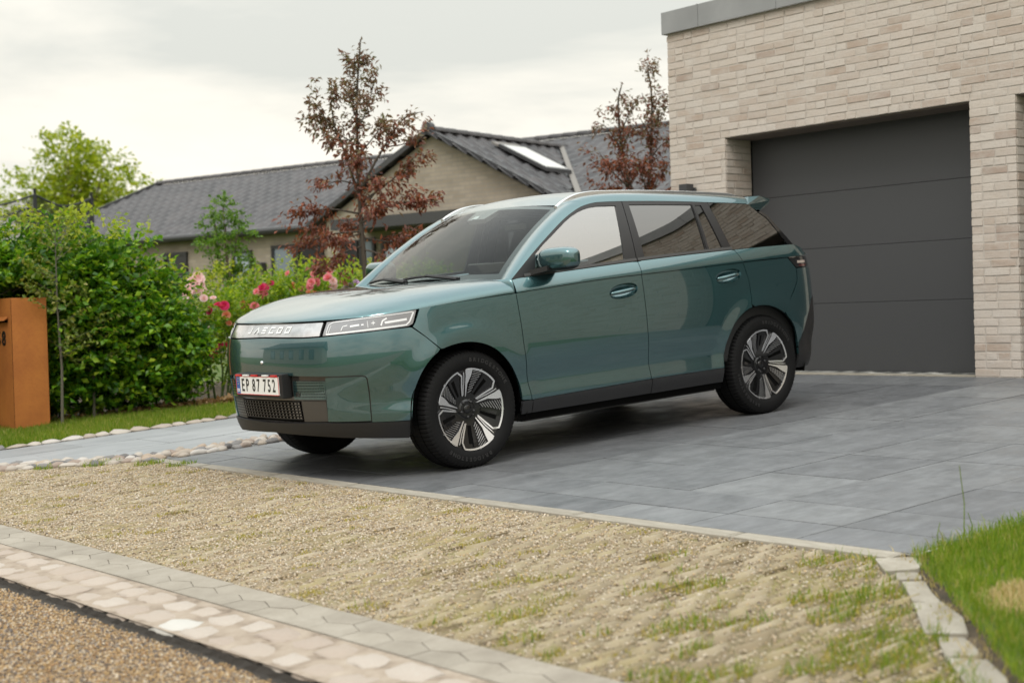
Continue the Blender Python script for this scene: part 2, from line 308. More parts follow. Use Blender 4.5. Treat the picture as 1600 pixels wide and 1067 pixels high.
# the bars of the grid stones
V, F = [], []; r = np.random.default_rng(5); n = 0
for j, y in enumerate(np.arange(-6.1, 3.4, .060)):
    for i, x in enumerate(np.arange(-2.46+(.1 if j % 2 else 0), -.83, .205)):
        x0, x1 = x+r.normal(0, .006), min(x+.135+r.normal(0, .018), -.825); yc = y+r.normal(0, .0035); w = .0086+r.normal(0, .0018)
        if x1-x0 < .05 or not inpoly(np.array([[(x0+x1)/2, yc]]), np.array(APR))[0] or r.random() < .10: continue
        h = -.001+.0045*min(max((-1.5-y)/2.5, 0), 1)+r.normal(0, .003); yr = yc+r.normal(0, .002); z0, z1 = x0*TS+h, x1*TS+h; e = .006
        V += [(x0, yc-w, z0-.03), (x1, yr-w, z1-.03), (x1, yr+w, z1-.03), (x0, yc+w, z0-.03), (x0+e, yc-w+e, z0), (x1-e, yr-w+e, z1), (x1-e, yr+w-e, z1), (x0+e, yc+w-e, z0)]
        F += [(n+4, n+5, n+6, n+7), (n, n+1, n+5, n+4), (n+1, n+2, n+6, n+5), (n+2, n+3, n+7, n+6), (n+3, n, n+4, n+7)]; n += 8
obj('grid_bars', fast_mesh('grid_bars', V, F, RIBM), apron, kind='stuff')
scatter_stones('gravel', 120000, (-2.47, -.80, -6.2, 3.5), APR, .003, .0078, PEBM, lambda x, y: x*TS-.0055, apron, seed=11, dens=lambda x, y: 1-.62*np.clip((-2.0-y)/2.5, 0, 1))
# flared edge stones on the right
fl = sheet('edging_strip', [(-.72, -4.36), (-.70, -4.62), (-2.45, -6.36), (-2.47, -6.08)], SOIL, -.008)
P0 = Vector((-.80, -4.44)); D_ = Vector((-.715, -.70)).normalized(); s_ = 0; 
for k, (l, w) in enumerate(((.24, .15), (.13, .07), (.32, .10), (.38, .115), (.26, .09), (.38, .12), (.4, .12))):
    c = P0+D_*(s_+l/2); q = [(-.5, -.42), (.48, -.5), (.5, .40), (.1, .5), (-.46, .46)]; a = math.atan2(D_.y, D_.x); m = MB()
    m.prism([(u*(l-.02)*math.cos(a)-v*w*math.sin(a), u*(l-.02)*math.sin(a)+v*w*math.cos(a), 0) for u, v in [(p[0]+rnd.uniform(-.08, .08), p[1]+rnd.uniform(-.16, .16)) for p in q]], (0, 0, .06))
    obj('edging_stone', m.mesh('edging_stone', CONC), fl, (c.x, c.y, c.x*TS-.058+rnd.uniform(-.004, .006)), (rnd.uniform(-.03, .03), -SL+rnd.uniform(-.03, .03), 0)); s_ += l
# pavers and setts along the road
pav = sheet('paver_band', [(-2.70, -7), (-2.475, -7), (-2.475, 4), (-2.70, 4)], PAVM, -.006)
ZP = lambda x: x*TS
for k in range(46):
    y = -6.9+.2*k; g = .0010
    for poly in ([(-2.482, y+g), (-2.482, y+.2-g), (-2.566, y+.2-g), (-2.606+g, y+.1), (-2.566, y+g)], [(-2.697, y-.1+g), (-2.697, y+.1-g), (-2.606-g, y+.1-g*2), (-2.570-g, y), (-2.606-g, y-.1+g*2)]):
        cx = sum(p[0] for p in poly)/5; cy = sum(p[1] for p in poly)/5; m = MB(); m.prism([(a-cx, b-cy, (a-cx)*TS-.04) for a, b in poly], (0, 0, .04)); obj('paver', m.mesh('paver', PAVM), pav, (cx, cy, cx*TS+rnd.uniform(-.0012, .0012)))
SANDM = prin('sett_sand', (.40, .31, .25), .95); t = SANDM.node_tree; setcol(SANDM, ramp(t, noise(t, 6, 6, .7, world_pos(t)), [(.32, (.14, .105, .075)), (.48, (.31, .25, .195)), (.7, (.41, .345, .28))])); bump(SANDM, noise(t, 120, 4, .6, world_pos(t)), .5, .004)
setts = sheet('sett_row', [(-3.015, -7), (-2.704, -7), (-2.704, 4), (-3.015, 4)], SANDM, -.0015)
SETV = []
for k in range(6):
    bm = bmesh.new(); bmesh.ops.create_cube(bm, size=1); bmesh.ops.subdivide_edges(bm, edges=bm.edges[:], cuts=3, use_grid_fill=True); rr = random.Random(k)
    for v in bm.verts:
        v.co.x = math.copysign(abs(v.co.x)**1.0, v.co.x); r2 = (abs(v.co.x*2)**5+abs(v.co.y*2)**5); 
        if v.co.z > 0: v.co.z -= .16*r2+rr.uniform(-.05, .05)
        v.co.x += rr.uniform(-.03, .03); v.co.y += rr.uniform(-.035, .035)
    me = bpy.data.meshes.new('sett'); bm.to_mesh(me); bm.free(); me.materials.append(SETM); me.polygons.foreach_set('use_smooth', [True]*len(me.polygons)); SETV.append(me)
WH = prin('white_sett_stone', (.50, .48, .445), .7); bump(WH, noise(WH.node_tree, 40, 5), .4, .006); WHM = SETV[0].copy(); WHM.materials.clear(); WHM.materials.append(WH)
for row, (xc, off) in enumerate(((-2.785, 0), (-2.938, .09))):
    y = -6.9+off
    while y < 3.8:
        l = rnd.uniform(.15, .235); yc = y+l/2; white = (row == 1 and abs(yc+2.86) < .09)
        obj('sett', WHM if white else rnd.choice(SETV), setts, (xc+rnd.uniform(-.003, .006), yc, xc*TS-.032+rnd.uniform(-.005, .005)), (rnd.uniform(-.03, .03), -SL+rnd.uniform(-.03, .03), rnd.uniform(-.05, .05)+(math.pi if rnd.random() < .5 else 0)), (.146, l-.012, .075)); y += l
GUT = prin('gutter_dirt', (.035, .03, .025), .95); bump(GUT, noise(GUT.node_tree, 50, 5), .8, .01)
m = MB(); V = []; nn = 240
for i in range(nn+1):
    y = -7+11*i/nn; V += [(-2.985, y, -.187), (-3.014+rnd.uniform(-.005, .004), y, -.191+rnd.uniform(-.006, .002)), (-3.024+rnd.uniform(-.006, .004), y, -.210+rnd.uniform(-.005, .003)), (-3.044+rnd.uniform(-.014, .010), y, -.2165)]
F = [(4*i+k, 4*i+k+1, 4*i+5+k, 4*i+4+k) for i in range(nn) for k in (0, 1, 2)]; tag(m.add(V, F).obj('gutter', GUT), kind='structure')
scatter_stones('road_gravel', 60000, (-4.0, -3.03, -5.2, .6), [(-4, -5.2), (-3.03, -5.2), (-3.03, .6), (-4, .6)], .0035, .0085, CHIPM, lambda x, y: -.217, road, seed=12, sink=.38)
# path beside the lawn, cobbles on both sides of it
PTH = [(-.62, 2.08), (6, 2.08), (6, 3.90), (-2.45, 3.90), (-2.45, 3.60), (-1.62, 2.80)]
path = sheet('path', PTH, JOINT, -.012)
pm = []
for me in SLABV[:2]: q = me.copy(); q.materials.clear(); q.materials.append(PATHM); pm.append(q)
def clip_half(P, n, d):
    """keep the side where n.p >= d"""
    Q = []
    for i in range(len(P)):
        a, b = P[i], P[(i+1) % len(P)]; da, db = n[0]*a[0]+n[1]*a[1]-d, n[0]*b[0]+n[1]*b[1]-d
        if da >= 0: Q.append(a)
        if da*db < 0: w = da/(da-db); Q.append((a[0]+(b[0]-a[0])*w, a[1]+(b[1]-a[1])*w))
    return Q
DN = (.655, .756); DD = .655*-.62+.756*2.10
for j, (y0, y1) in enumerate(((2.09, 2.69), (2.70, 3.29), (3.30, 3.87))):
    for i in range(10):
        x0 = -2.44+i*.9-(.45 if j % 2 else 0); x1 = x0+.894
        q = clip_half([(x0, y0), (x1, y0), (x1, y1), (x0, y1)], DN, DD)
        if len(q) < 3: continue
        cx = sum(p[0] for p in q)/len(q); cy = sum(p[1] for p in q)/len(q); m = MB(); m.prism([(a-cx, b-cy, (a-cx)*TS-.04) for a, b in q], (0, 0, .04)); obj('slab', m.mesh('slab', PATHM), path, (cx, cy, cx*TS+rnd.uniform(-.001, .001)))
COBV = []
for k in range(6):
    bm = bmesh.new(); bmesh.ops.create_icosphere(bm, subdivisions=2, radius=.5); rr = random.Random(20+k)
    for v in bm.verts: v.co = v.co*(1+.14*math.sin(6*v.co.x+k)+.10*math.sin(7*v.co.y+2*k)+rr.uniform(-.09, .09)); v.co.z = math.copysign(abs(2*v.co.z)**1.3/2, v.co.z)
    me = bpy.data.meshes.new('cobblestone'); bm.to_mesh(me); bm.free(); me.materials.append(COBM); me.polygons.foreach_set('use_smooth', [True]*len(me.polygons)); COBV.append(me)
cob = sheet('cobble_strip', [(-.60, 1.70), (5.2, 1.70), (5.2, 2.09), (-.60, 2.09), (-1.62, 2.98), (-2.45, 3.72), (-2.45, 3.30), (-1.55, 2.52)], MORT, -.006)
def cobble(parent, x, y, sx, sy, rz): obj('cobblestone', rnd.choice(COBV), parent, (x, y, gz(x)+.002), (rnd.uniform(-.1, .1), -SL, rz), (sx, sy, .050*rnd.uniform(.8, 1.25)))
x = -.55
while x < 3.4:
    y = 1.755+rnd.uniform(0, .03)
    while y < 2.07:
        a, b = rnd.uniform(.075, .135), rnd.uniform(.055, .095); cobble(cob, x+rnd.uniform(-.03, .03), y, a, b, rnd.uniform(-.5, .5)); y += b*.98
    x += .102
for k in range(24):
    f = (k+.5)/24; bx, by = -.66+f*-1.75, 1.83+f*1.63
    for w in (-.12, -.03, .06, .15): cobble(cob, bx+w*.66+rnd.uniform(-.02, .02), by+w*.75+rnd.uniform(-.02, .02), rnd.uniform(.085, .145), rnd.uniform(.065, .10), -.75+rnd.uniform(-.3, .3))
kst = sheet('edge_kerb', [(-.66, 1.66), (-.60, 1.72), (-2.45, 3.42), (-2.47, 3.34)], JOINT, -.01)
for k in range(5):
    f0 = k/5; bx, by = -.66-1.72*(f0+.1), 1.72+1.62*(f0+.1); m = MB().box((-.225, -.04, -.04), (.225, .04, 0), .012); obj('kerb_stone', m.mesh('kerb_stone', CONC), kst, (bx, by, bx*TS+.004), (0, -SL*.7, math.atan2(1.62, -1.72)))
cob2 = sheet('cobble_edge', [(-1.7, 3.90), (5, 3.90), (5, 4.05), (-1.7, 4.05)], MORT, -.006); x = -1.6
while x < 3.6: a = rnd.uniform(.09, .20); cobble(cob2, x+a/2, 3.965+rnd.uniform(-.01, .01), a*1.05, .13, rnd.uniform(-.1, .1)); x += a
# ------------------------------------------------------------------ grass
def blades(name, n, box, poly, h0, h1, w, mat, zf, seed=1, dens=None, lean=.45, parent=None):
    r = np.random.default_rng(seed); x = r.uniform(box[0], box[1], n); y = r.uniform(box[2], box[3], n); k = inside(poly, x, y)
    if dens is not None: k &= r.random(n) < dens(x, y)
    x, y = x[k], y[k]; n = len(x); z = zf(x, y); h = r.uniform(h0, h1, n)*r.uniform(.6, 1, n); a = r.uniform(0, 6.28, n); ln = r.uniform(.1, 1, n)*lean*h; d = r.uniform(0, 6.28, n); ww = w*r.uniform(.6, 1.2, n)
    ca, sa, cd, sd = np.cos(a), np.sin(a), np.cos(d), np.sin(d)
    P = [(x-ca*ww/2, y-sa*ww/2, z), (x+ca*ww/2, y+sa*ww/2, z), (x+ca*ww*.35+cd*ln*.35, y+sa*ww*.35+sd*ln*.35, z+h*.55), (x-ca*ww*.35+cd*ln*.35, y-sa*ww*.35+sd*ln*.35, z+h*.55), (x+cd*ln, y+sd*ln, z+h*(1-.15*ln/h))]
    V = np.stack([np.stack(p, 1) for p in P], 1).reshape(-1, 3); T = np.array([(0, 1, 2), (0, 2, 3), (3, 2, 4)]); T = (T[None]+5*np.arange(n)[:, None, None]).reshape(-1, 3)
    return obj(name, fast_mesh(name, V, T, mat), parent, kind='stuff')
zl = lambda x, y: np.clip(x, -3.03, 5.1)*TS
LR = [(-.66, -4.50), (1.6, -4.46), (1.6, -7), (-3.0, -7), (-2.47, -6.25), (-.74, -4.54)]
def zright(x, y): return zl(x, y)+.035*np.clip((-4.5-y)/.4, 0, 1)-.01
lo_ = [(-.69, -4.455), (5, -4.455), (5, -12), (-3.0, -12), (-3.0, -6.85), (-2.47, -6.235), (-.735, -4.52)]; lo_ = np.concatenate([np.linspace(lo_[k], lo_[(k+1) % len(lo_)], 14)[:-1] for k in range(len(lo_))])
gx, gy = np.meshgrid(np.arange(-3, 5, .2), np.arange(-12, -4.5, .2)); gp = np.stack([gx.ravel(), gy.ravel()], 1); gp = gp[inpoly(gp, lo_)]; gp = gp[np.array([np.hypot(*(lo_-q).T).min() > .08 for q in gp])]
cd = delaunay_2d_cdt([Vector(q) for q in np.concatenate([lo_, gp]).tolist()], [(k, (k+1) % len(lo_)) for k in range(len(lo_))], [], 1, 1e-6)
nb_ = len(lo_); V = [(v.x, v.y, float(zright(np.array(v.x), np.array(v.y)))-(.03 if k < nb_ else 0)) for k, v in enumerate(cd[0])]
obj('lawn', mesh('lawn', V, [list(f) for f in cd[2]], LAWNM, True), kind='structure')
dry = lambda x, y: np.where((x+1.15)**2/.05+(y+5.25)**2/.04 < 1, .12, 1.0)
blades('grass', 120000, (-3, 1.6, -7, -4.43), LR, .028, .065, .0042, GRASSM, zright, 21, dry)
blades('grass', 42000, (-2.4, 1.2, -6.4, -4.40), [(-.66, -4.42), (1.2, -4.40), (1.2, -4.56), (-.75, -4.62), (-2.4, -6.28), (-2.40, -6.10), (-.74, -4.46)], .03, .09, .004, GRASSM, zright, 22, lean=.9)
DRYM = prin('dry_grass', (.4, .3, .14), .7); leafify(DRYM, [(0, (.44, .33, .15)), (1, (.58, .47, .26))], None, .3)
blades('dry_grass', 5000, (-1.45, -.85, -5.5, -5.0), [(-1.45, -5.5), (-.85, -5.5), (-.85, -5.0), (-1.45, -5.0)], .02, .05, .004, DRYM, zright, 23, lambda x, y: np.where((x+1.15)**2/.05+(y+5.25)**2/.04 < 1, 1.0, .0), lean=1.0)
LL = [(-2.4, 4.04), (4.4, 4.04), (4.4, 4.4), (1.9, 5.0), (1.2, 5.35), (.2, 5.75), (-2.4, 6.1)]
obj('lawn_strip', mesh('lawn_strip', [(x, y, gz(x)-.004) for x, y in LL], [tuple(range(len(LL)))], LAWNM), kind='structure')
blades('grass', 95000, (-2.4, 4.4, 4.03, 6.1), LL, .030, .075, .0055, GRASSM, zl, 24)
# tufts and moss in the grid paving
def tufts(x, y):
    r = np.sin(x*6.1+y*3.3+1.3*np.sin(y*2.1))*np.sin(y*9.7-x*2.1)+np.sin(x*15+y*17)*.55+np.sin(y*31-x*7)*.45
    right = np.clip((-2.6-y)/2.6, 0, 1)*np.clip((-.9-x)/.8+.3, 0, 1); edge_ = np.exp(-((y+4.45-(x+.8)*1.0)/.30)**2)*1.3
    return np.clip((r-.95+.95*right)*2.2, 0, .9)+edge_*.7*(r > -.5)
blades('moss', 120000, (-2.46, -.82, -6.15, 3.4), APR, .006, .028, .005, MOSSM, lambda x, y: x*TS-.006, 25, tufts, lean=1.4, parent=apron)
blades('tuft_grass', 26000, (-2.46, -.82, -6.15, -3.2), APR, .02, .07, .004, GRASSM, lambda x, y: x*TS-.006, 26, lambda x, y: np.clip(tufts(x, y)-.32, 0, 1)*1.1*np.clip((-3.2-y)/1.5, 0, 1), lean=.9, parent=apron)
for (cx, cy, rr_) in ((-1.05, 2.02, .10), (-.88, 1.62, .07), (-.80, 1.30, .07), (-1.35, 2.25, .06)):
    q = [(cx+rr_*1.6*math.cos(a), cy+rr_*math.sin(a)) for a in np.linspace(0, 6.28, 14)[:-1]]
    blades('tuft_grass', 700, (cx-.2, cx+.2, cy-.2, cy+.2), q, .02, .06, .006, GRASSM, lambda x, y: x*TS-.004, int(100*rr_)+30, lean=.7, parent=apron)
blades('dry_grass', 9000, (-2.5, -.6, -6.3, -4.3), [(-.70, -4.36), (-.66, -4.56), (-2.42, -6.30), (-2.46, -6.02)], .012, .045, .004, DRYM, lambda x, y: x*TS-.004, 27, lambda x, y: np.clip(np.sin(x*13+y*5)*np.sin(x*5-y*9)+.45, 0, 1), lean=1.3)
blades('moss', 14000, (-2.5, -.6, -6.3, -4.3), [(-.74, -4.36), (-.78, -4.56), (-2.36, -6.14), (-2.46, -6.02)], .010, .040, .005, MOSSM, lambda x, y: x*TS-.004, 28, lambda x, y: np.clip(np.sin(x*11+y*6)*np.sin(x*7-y*8)+.15, 0, 1), lean=1.2, parent=apron)
m = MB(); bx, by = -.45, -4.50
for (dx, dy, h, l) in ((0, 0, .30, .03), (.14, .06, .10, .03), (-.12, .03, .09, -.02), (-.14, .0, .07, .03)): m.tube([(bx+dx, by+dy, gz(bx)+.0), (bx+dx+l*.3, by+dy, gz(bx)+h*.5), (bx+dx-l*.6, by+dy, gz(bx)+h)], [.0022, .002, .0014], 5)
tag(m.obj('weed', GRASSM), 'thin upright weed stalk at the lawn corner beside the slabs', 'weed')
# ------------------------------------------------------------------ brick building with the garage
BRM = prin('garage_brick', (.5, .42, .36), .88); t = BRM.node_tree
rv = pick(t)
c_ = ramp(t, rv, [(0, (.505, .43, .372)), (.14, (.54, .472, .415)), (.28, (.475, .395, .335)), (.40, (.56, .495, .44)), (.54, (.515, .445, .388)), (.66, (.43, .34, .28)), (.74, (.545, .475, .42)), (.86, (.475, .40, .345)), (.93, (.385, .30, .25)), (.96, (.525, .455, .40))], 'CONSTANT')
wash = ramp(t, noise(t, 5.5, 6, .7, world_pos(t, (1, 1, 2.2))), [(.40, (0,)*3), (.68, (.62,)*3)]); c_ = cmix(t, wash, c_, (.55, .51, .472))
c_ = cmix(t, ramp(t, noise(t, 55, 4, .65, world_pos(t)), [(.5, (0,)*3), (.75, (.35,)*3)]), c_, (.30, .24, .19)); setcol(BRM, c_); bump(BRM, noise(t, 34, 6, .7, world_pos(t, (1, .5, 1.6))), .55, .006)
MORTM = prin('brick_mortar', (.42, .38, .33), .95); t = MORTM.node_tree; setcol(MORTM, ramp(t, noise(t, 12, 4, .6, world_pos(t)), [(.3, (.44, .395, .355)), (.7, (.54, .49, .445))])); bump(MORTM, noise(t, 70, 4, .6, world_pos(t)), .5, .004)
ZINC = prin('zinc_coping', (.27, .275, .28), .42, .35); t = ZINC.node_tree; setcol(ZINC, ramp(t, noise(t, 2.5, 5, .6), [(.3, (.24, .245, .25)), (.7, (.30, .305, .31))]))
DOORM = prin('garage_door_paint', (.052, .053, .057), .50); t = DOORM.node_tree; bump(DOORM, noise(t, 300, 3, .6), .10, .002)
ANTH = prin('anthracite', (.045, .045, .048), .45)
BRV = []
for k in range(5):
    bm = bmesh.new(); bmesh.ops.create_cube(bm, size=1); rr = random.Random(k+50); bmesh.ops.bevel(bm, geom=bm.edges[:], offset=.03, segments=1, affect='EDGES')
    for v in bm.verts: v.co += Vector((rr.uniform(-.008, .008), rr.uniform(-.02, .02), rr.uniform(-.035, .035)))
    me = bpy.data.meshes.new('brick'); bm.to_mesh(me); bm.free(); me.materials.append(BRM); BRV.append(me)
BR = []                                                    # (centre, along vector, length, height, depth)
rb = random.Random(12)
def brick_face(org, ud, nd_, L_, z0, z1, holes=(), phase=0):
    """courses of brick on a vertical face; u runs along ud from org, the face looks along nd_"""
    ud, nd_ = Vector(ud), Vector(nd_); h, j = .0547, .012; k = 0; z = z0
    while z+h*.6 < z1:
        zt_ = min(z+h, z1); sp = [(0, L_)]
        for (u0, u1, a, b) in holes:
            if zt_ > a+.012 and z < b-.012:
                q = []
                for s, e_ in sp:
                    if u1 <= s or u0 >= e_: q.append((s, e_))
                    else:
                        if u0 > s: q.append((s, u0))
                        if u1 < e_: q.append((u1, e_))
                sp = q
        for s, e_ in sp:
            u = s; first = True
            while u < e_-.004:
                l = .228 if rb.random() < .68 else .108
                if first and (k+phase) % 2: l = .108 if rb.random() < .7 else .168
                first = False
                if e_-u-l < .085: l = e_-u
                if l > .245: l = .108 if e_-u < .245 else .228
                l = min(l, e_-u); gl = j/2
                c = Vector(org)+ud*(u+l/2)+nd_*(-.030+rb.uniform(-.003, .003)-.001); c.z = (z+zt_)/2+rb.uniform(-.001, .001)
                BR.append((c, math.atan2(ud.y, ud.x)+rb.uniform(-.004, .004), max(l-j, .02), zt_-z, rb.uniform(-.006, .006))); u += l
        z += h+j; k += 1
GX, Z0, ZT, ZC_ = 5.0, .300, 2.502, 3.590
YL, YR, YP, YC, YE = 1.607, -.998, -1.417, 2.336, -11.0
garage = empty('garage_building', (GX, 0, Z0), (0, 0, 0), 'pale brick flat-roofed building with a wide dark garage door and zinc coping', 'building')
g_off = Vector((-GX, 0, -Z0))
def gobj(mb, name, mat, parent=garage, **kw): mb.V = [(x-GX, y, z-Z0) for x, y, z in mb.V]; return mb.obj(name, mat, parent, **kw)
HOL = [(YC-YL, YC-YR, 0, ZT), (YC-YP, YC+4.02, 0, ZT)]
brick_face((GX, YC, 0), (0, -1, 0), (-1, 0, 0), YC-YE, Z0+.004, ZC_, [(a, b, Z0-1, ZT-.004) for a, b, _, _ in HOL])
REC = .364
for y, ph in ((YL, 0), (YP, 1)):  brick_face((GX+.01, y, 0), (1, 0, 0), (0, -1, 0), REC-.012, Z0+.004, ZT, phase=ph)
for y, ph in ((YR, 1), (-4.02, 0)): brick_face((GX+REC, y, 0), (-1, 0, 0), (0, 1, 0), REC-.012, Z0+.004, ZT, phase=ph)
brick_face((GX+6, YC, 0), (-1, 0, 0), (0, 1, 0), 6, Z0+.004, ZC_)
m = MB()
for (a, b) in ((YC-.008, YL+.008), (YR-.008, YP+.008), (-4.028, YE)): m.box((GX+.0055, a, Z0-.4), (GX+.5, b, ZT+.002))
m.box((GX+.006, YC-.0085, ZT), (GX+.5, YE, ZC_)); m.box((GX+.5, YC-.009, Z0-.4), (GX+6, YC-.3, ZC_)); m.box((GX+5.7, YC-.3, Z0-.4), (GX+6, YE, ZC_)); m.box((GX+.5, YE+.3, Z0-.4), (GX+5.7, YE, ZC_))
gobj(m, 'wall', MORTM)
m = MB(); m.box((GX+.3, YC-.2, ZC_-.08), (GX+5.9, YE, ZC_+.02)); gobj(m, 'roof', ANTH)
# soffit board over each opening
for a, b in ((YL, YR), (YP, -4.02)):
    m = MB(); m.box((GX+.035, a-.004, ZT-.012), (GX+REC, b+.004, ZT-.002)); gobj(m, 'soffit', prin('soffit_brown', (.16, .13, .11), .8))
# coping sheets with standing joints
ys = [2.362, 1.886, .93, -.05, -1.02, -2.0, -3.0, -4.0, -5.0, -6.0, -7.0, -8.0, -9.0, -10.0, -11.03]
for a, b in zip(ys[:-1], ys[1:]):
    m = MB(); m.box((GX-.040, a-.003, ZC_-.008), (GX-.025, b+.003, ZC_+.205), .002); m.box((GX-.025, a-.003, ZC_+.19), (GX+.42, b+.003, ZC_+.2045), .002); gobj(m, 'coping_sheet', ZINC)
    m = MB(); m.box((GX-.044, b-.008, ZC_-.006), (GX-.038, b+.008, ZC_+.207)); gobj(m, 'coping_joint', ZINC)
m = MB(); m.box((GX-.0405, 2.3625, ZC_-.0085), (GX+6, 2.350, ZC_+.2055)); gobj(m, 'coping_sheet', ZINC)
# sectional doors
def garage_door(a, b):
    d = gobj(MB().box((GX+REC+.03, a, Z0), (GX+REC+.06, b, ZT)), 'garage_door', DARK)
    zs = [Z0+.012, Z0+.625, Z0+1.128, Z0+1.632, ZT+.03]
    for z0, z1 in zip(zs[:-1], zs[1:]):
        m = MB(); m.box((GX+REC-.004, a-.012, z0+.0015), (GX+REC+.035, b+.012, z1-.0015), .003); gobj(m, 'door_panel', DOORM, d)
    m = MB(); m.box((GX+REC-.002, a-.012, Z0-.006), (GX+REC+.03, b+.012, Z0+.014)); gobj(m, 'door_seal', DARK, d)
    for y in (a, b):
        s = -1 if y == a else 1; m = MB(); m.box((GX+REC-.006, y, Z0), (GX+REC+.03, y+s*.012, ZT)); gobj(m, 'door_jamb', DARK, d)
    return d
garage_door(YL, YR); garage_door(YP, -4.02)
m = MB(); m.box((GX+.02, YL-.01, Z0-.05), (GX+REC+.02, YR+.01, Z0+.004)); gobj(m, 'threshold', CONC)
# the bricks: the 300 that show largest are parts, the rest one part
def seen(c):
    d = c-CAM; z = d.dot(CF)
    if z < .1: return None
    u, v = 800+2287.57*d.dot(CR)/z, 533.5-2287.57*d.dot(CU)/z; return u, v, z
sc_ = []
for i, (c, a, l, h, tl) in enumerate(BR):
    q = seen(c); ok_ = q and -20 < q[0] < 1615 and -25 < q[1] < 620 and not (q[0] < 1195 and q[1] > 330)
    sc_.append((l/(q[2]) if ok_ else 0, i))
top300 = set(i for s, i in sorted(sc_, reverse=True)[:300] if s > 0)
Vs, Fs = [], []
for i, (c, a, l, h, tl) in enumerate(BR):
    me = rb.choice(BRV)
    if i in top300: obj('brick', me, garage, (c.x-GX, c.y, c.z-Z0), (tl, 0, a), (l, .060, h))
    else:
        Mx = Matrix.Translation((c.x-GX, c.y, c.z-Z0)) @ Matrix.Rotation(a, 4, 'Z') @ Matrix.Rotation(tl, 4, 'X') @ Matrix.Diagonal((l, .060, h, 1)); n = len(Vs)
        Vs += [(Mx @ v.co)[:] for v in me.vertices]; Fs += [tuple(k+n for k in p.vertices) for p in me.polygons]
obj('brickwork', mesh('brickwork', Vs, Fs, BRM), garage, kind='stuff')
lamp = empty('wall_lamp', (GX, 2.06, 2.0), (0, 0, 0), 'small black cube wall lamp on the pale brick beside the garage door', 'lamp')
MB().box((-.02, -.07, -.07), (0, .07, .07), .004).obj('back_plate', ANTH, lamp); MB().box((-.115, -.052, -.115), (-.02, .052, .105), .004).obj('lamp_body', ANTH, lamp)
# ------------------------------------------------------------------ neighbour's house, built in its own frame: a along the ridge, b backwards
HQ = Vector((8.28, 16.6, 0)); HA = R_(104); 
house = empty('neighbour_house', (HQ.x, HQ.y, .30), (0, 0, HA), 'yellow brick bungalow with dark tiled gable roofs behind the red-leaved trees', 'house')
# local axes: x = along the ridge (a), y = -b
HBR = prin('house_brick', (.36, .30, .22), .9); t = HBR.node_tree
tcx = t.nodes.new('ShaderNodeTexCoord'); br = nd(t, 'ShaderNodeTexBrick', inp={'Scale': 1.0, 'Mortar Size': .010, 'Brick Width': .24, 'Row Height': .0667, 'Color1': (.31, .265, .205, 1), 'Color2': (.375, .325, .26, 1), 'Mortar': (.30, .27, .23, 1)})
sx = t.nodes.new('ShaderNodeSeparateXYZ'); cx = t.nodes.new('ShaderNodeCombineXYZ'); t.links.new(tcx.outputs['Object'], sx.inputs[0]); t.links.new(mth('ADD', sx.outputs[0], sx.outputs[1], tree=t), cx.inputs[0]); t.links.new(sx.outputs[2], cx.inputs[1]); t.links.new(cx.outputs[0], br.inputs['Vector'])
setcol(HBR, cmix(t, .6, br.outputs['Color'], ramp(t, noise(t, 3, 5, .65), [(.3, (.75, .75, .75)), (.7, (1.15, 1.12, 1.08))]), 'MULTIPLY'))
TILEM = prin('roof_tile', (.07, .065, .066), .5); t = TILEM.node_tree; setcol(TILEM, cmix(t, .7, ramp(t, pick(t), [(0, (.032, .029, .031)), (.5, (.045, .041, .043)), (1, (.062, .056, .057))]), ramp(t, noise(t, 1.2, 5, .65, world_pos(t)), [(.3, (.8,)*3), (.7, (1.25, 1.2, 1.2))]), 'MULTIPLY'))
FRM = prin('black_window_frame', (.02, .02, .021), .4); WGL = prin('house_window_pane', (.32, .38, .43), .06, .55); CURT = prin('house_door_black', (.018, .018, .02), .35); LEADM = prin('lead_flashing', (.20, .185, .17), .7)
PH = math.tan(R_(26.6)); EZ, RZ = 2.35, 4.01; HB = 4.2; PM = (RZ-EZ)/HB; GA, GB, GZ = -4.85, -.35, 3.70; GH = (GZ-EZ)/PH
valley = lambda a: (GZ-abs(a-GA)*PH-EZ)/PM
A0, A1 = -13.0, 7.5
def hp(a, b, z): return (a, -b, z)
def quadmb(*q): m = MB(); m.add([hp(*p) for p in q], [tuple(range(len(q)))]); return m
wall = MB(); wall.box(hp(A0+.3, .10, -.4), hp(A1-.35, 2*HB-.35, EZ-.02)); wall.box(hp(GA-GH+.25, GB, -.4), hp(GA+GH-.25, 2.0, EZ+.05))
wall.prism([hp(GA-GH+.20, GB+.001, EZ-.02), hp(GA+GH-.20, GB+.001, EZ-.02), hp(GA, GB+.001, GZ-.10)], (0, -.25, 0)); wall.prism([hp(A1-.351, .40, EZ), hp(A1-.351, 2*HB-.4, EZ), hp(A1-.351, HB, RZ-.1)], (-.2, 0, 0)); wall.obj('wall', HBR, house)
roof_ = MB()
for (q) in (((A0, -.05, EZ-.025), (A1, -.05, EZ-.025), (A1, HB, RZ), (A0, HB, RZ)), ((A0, 2*HB+.05, EZ-.025), (A1, 2*HB+.05, EZ-.025), (A1, HB, RZ), (A0, HB, RZ)),
            ((GA-GH-.05, GB-.12, EZ-.025), (GA, GB-.12, GZ), (GA, valley(GA), GZ), (GA-GH-.05, 0.0, EZ-.025)), ((GA+GH+.05, GB-.12, EZ-.025), (GA, GB-.12, GZ), (GA, valley(GA), GZ), (GA+GH+.05, .0, EZ-.025))):
    roof_.add([hp(a, b, z-.03) for a, b, z in q], [(0, 1, 2, 3)])
roofo = roof_.obj('roof', ANTH, house)
m = MB(); xs = np.linspace(-.15, .15, 6); zz_ = [0, .024, .034, .024, .002, -.003]
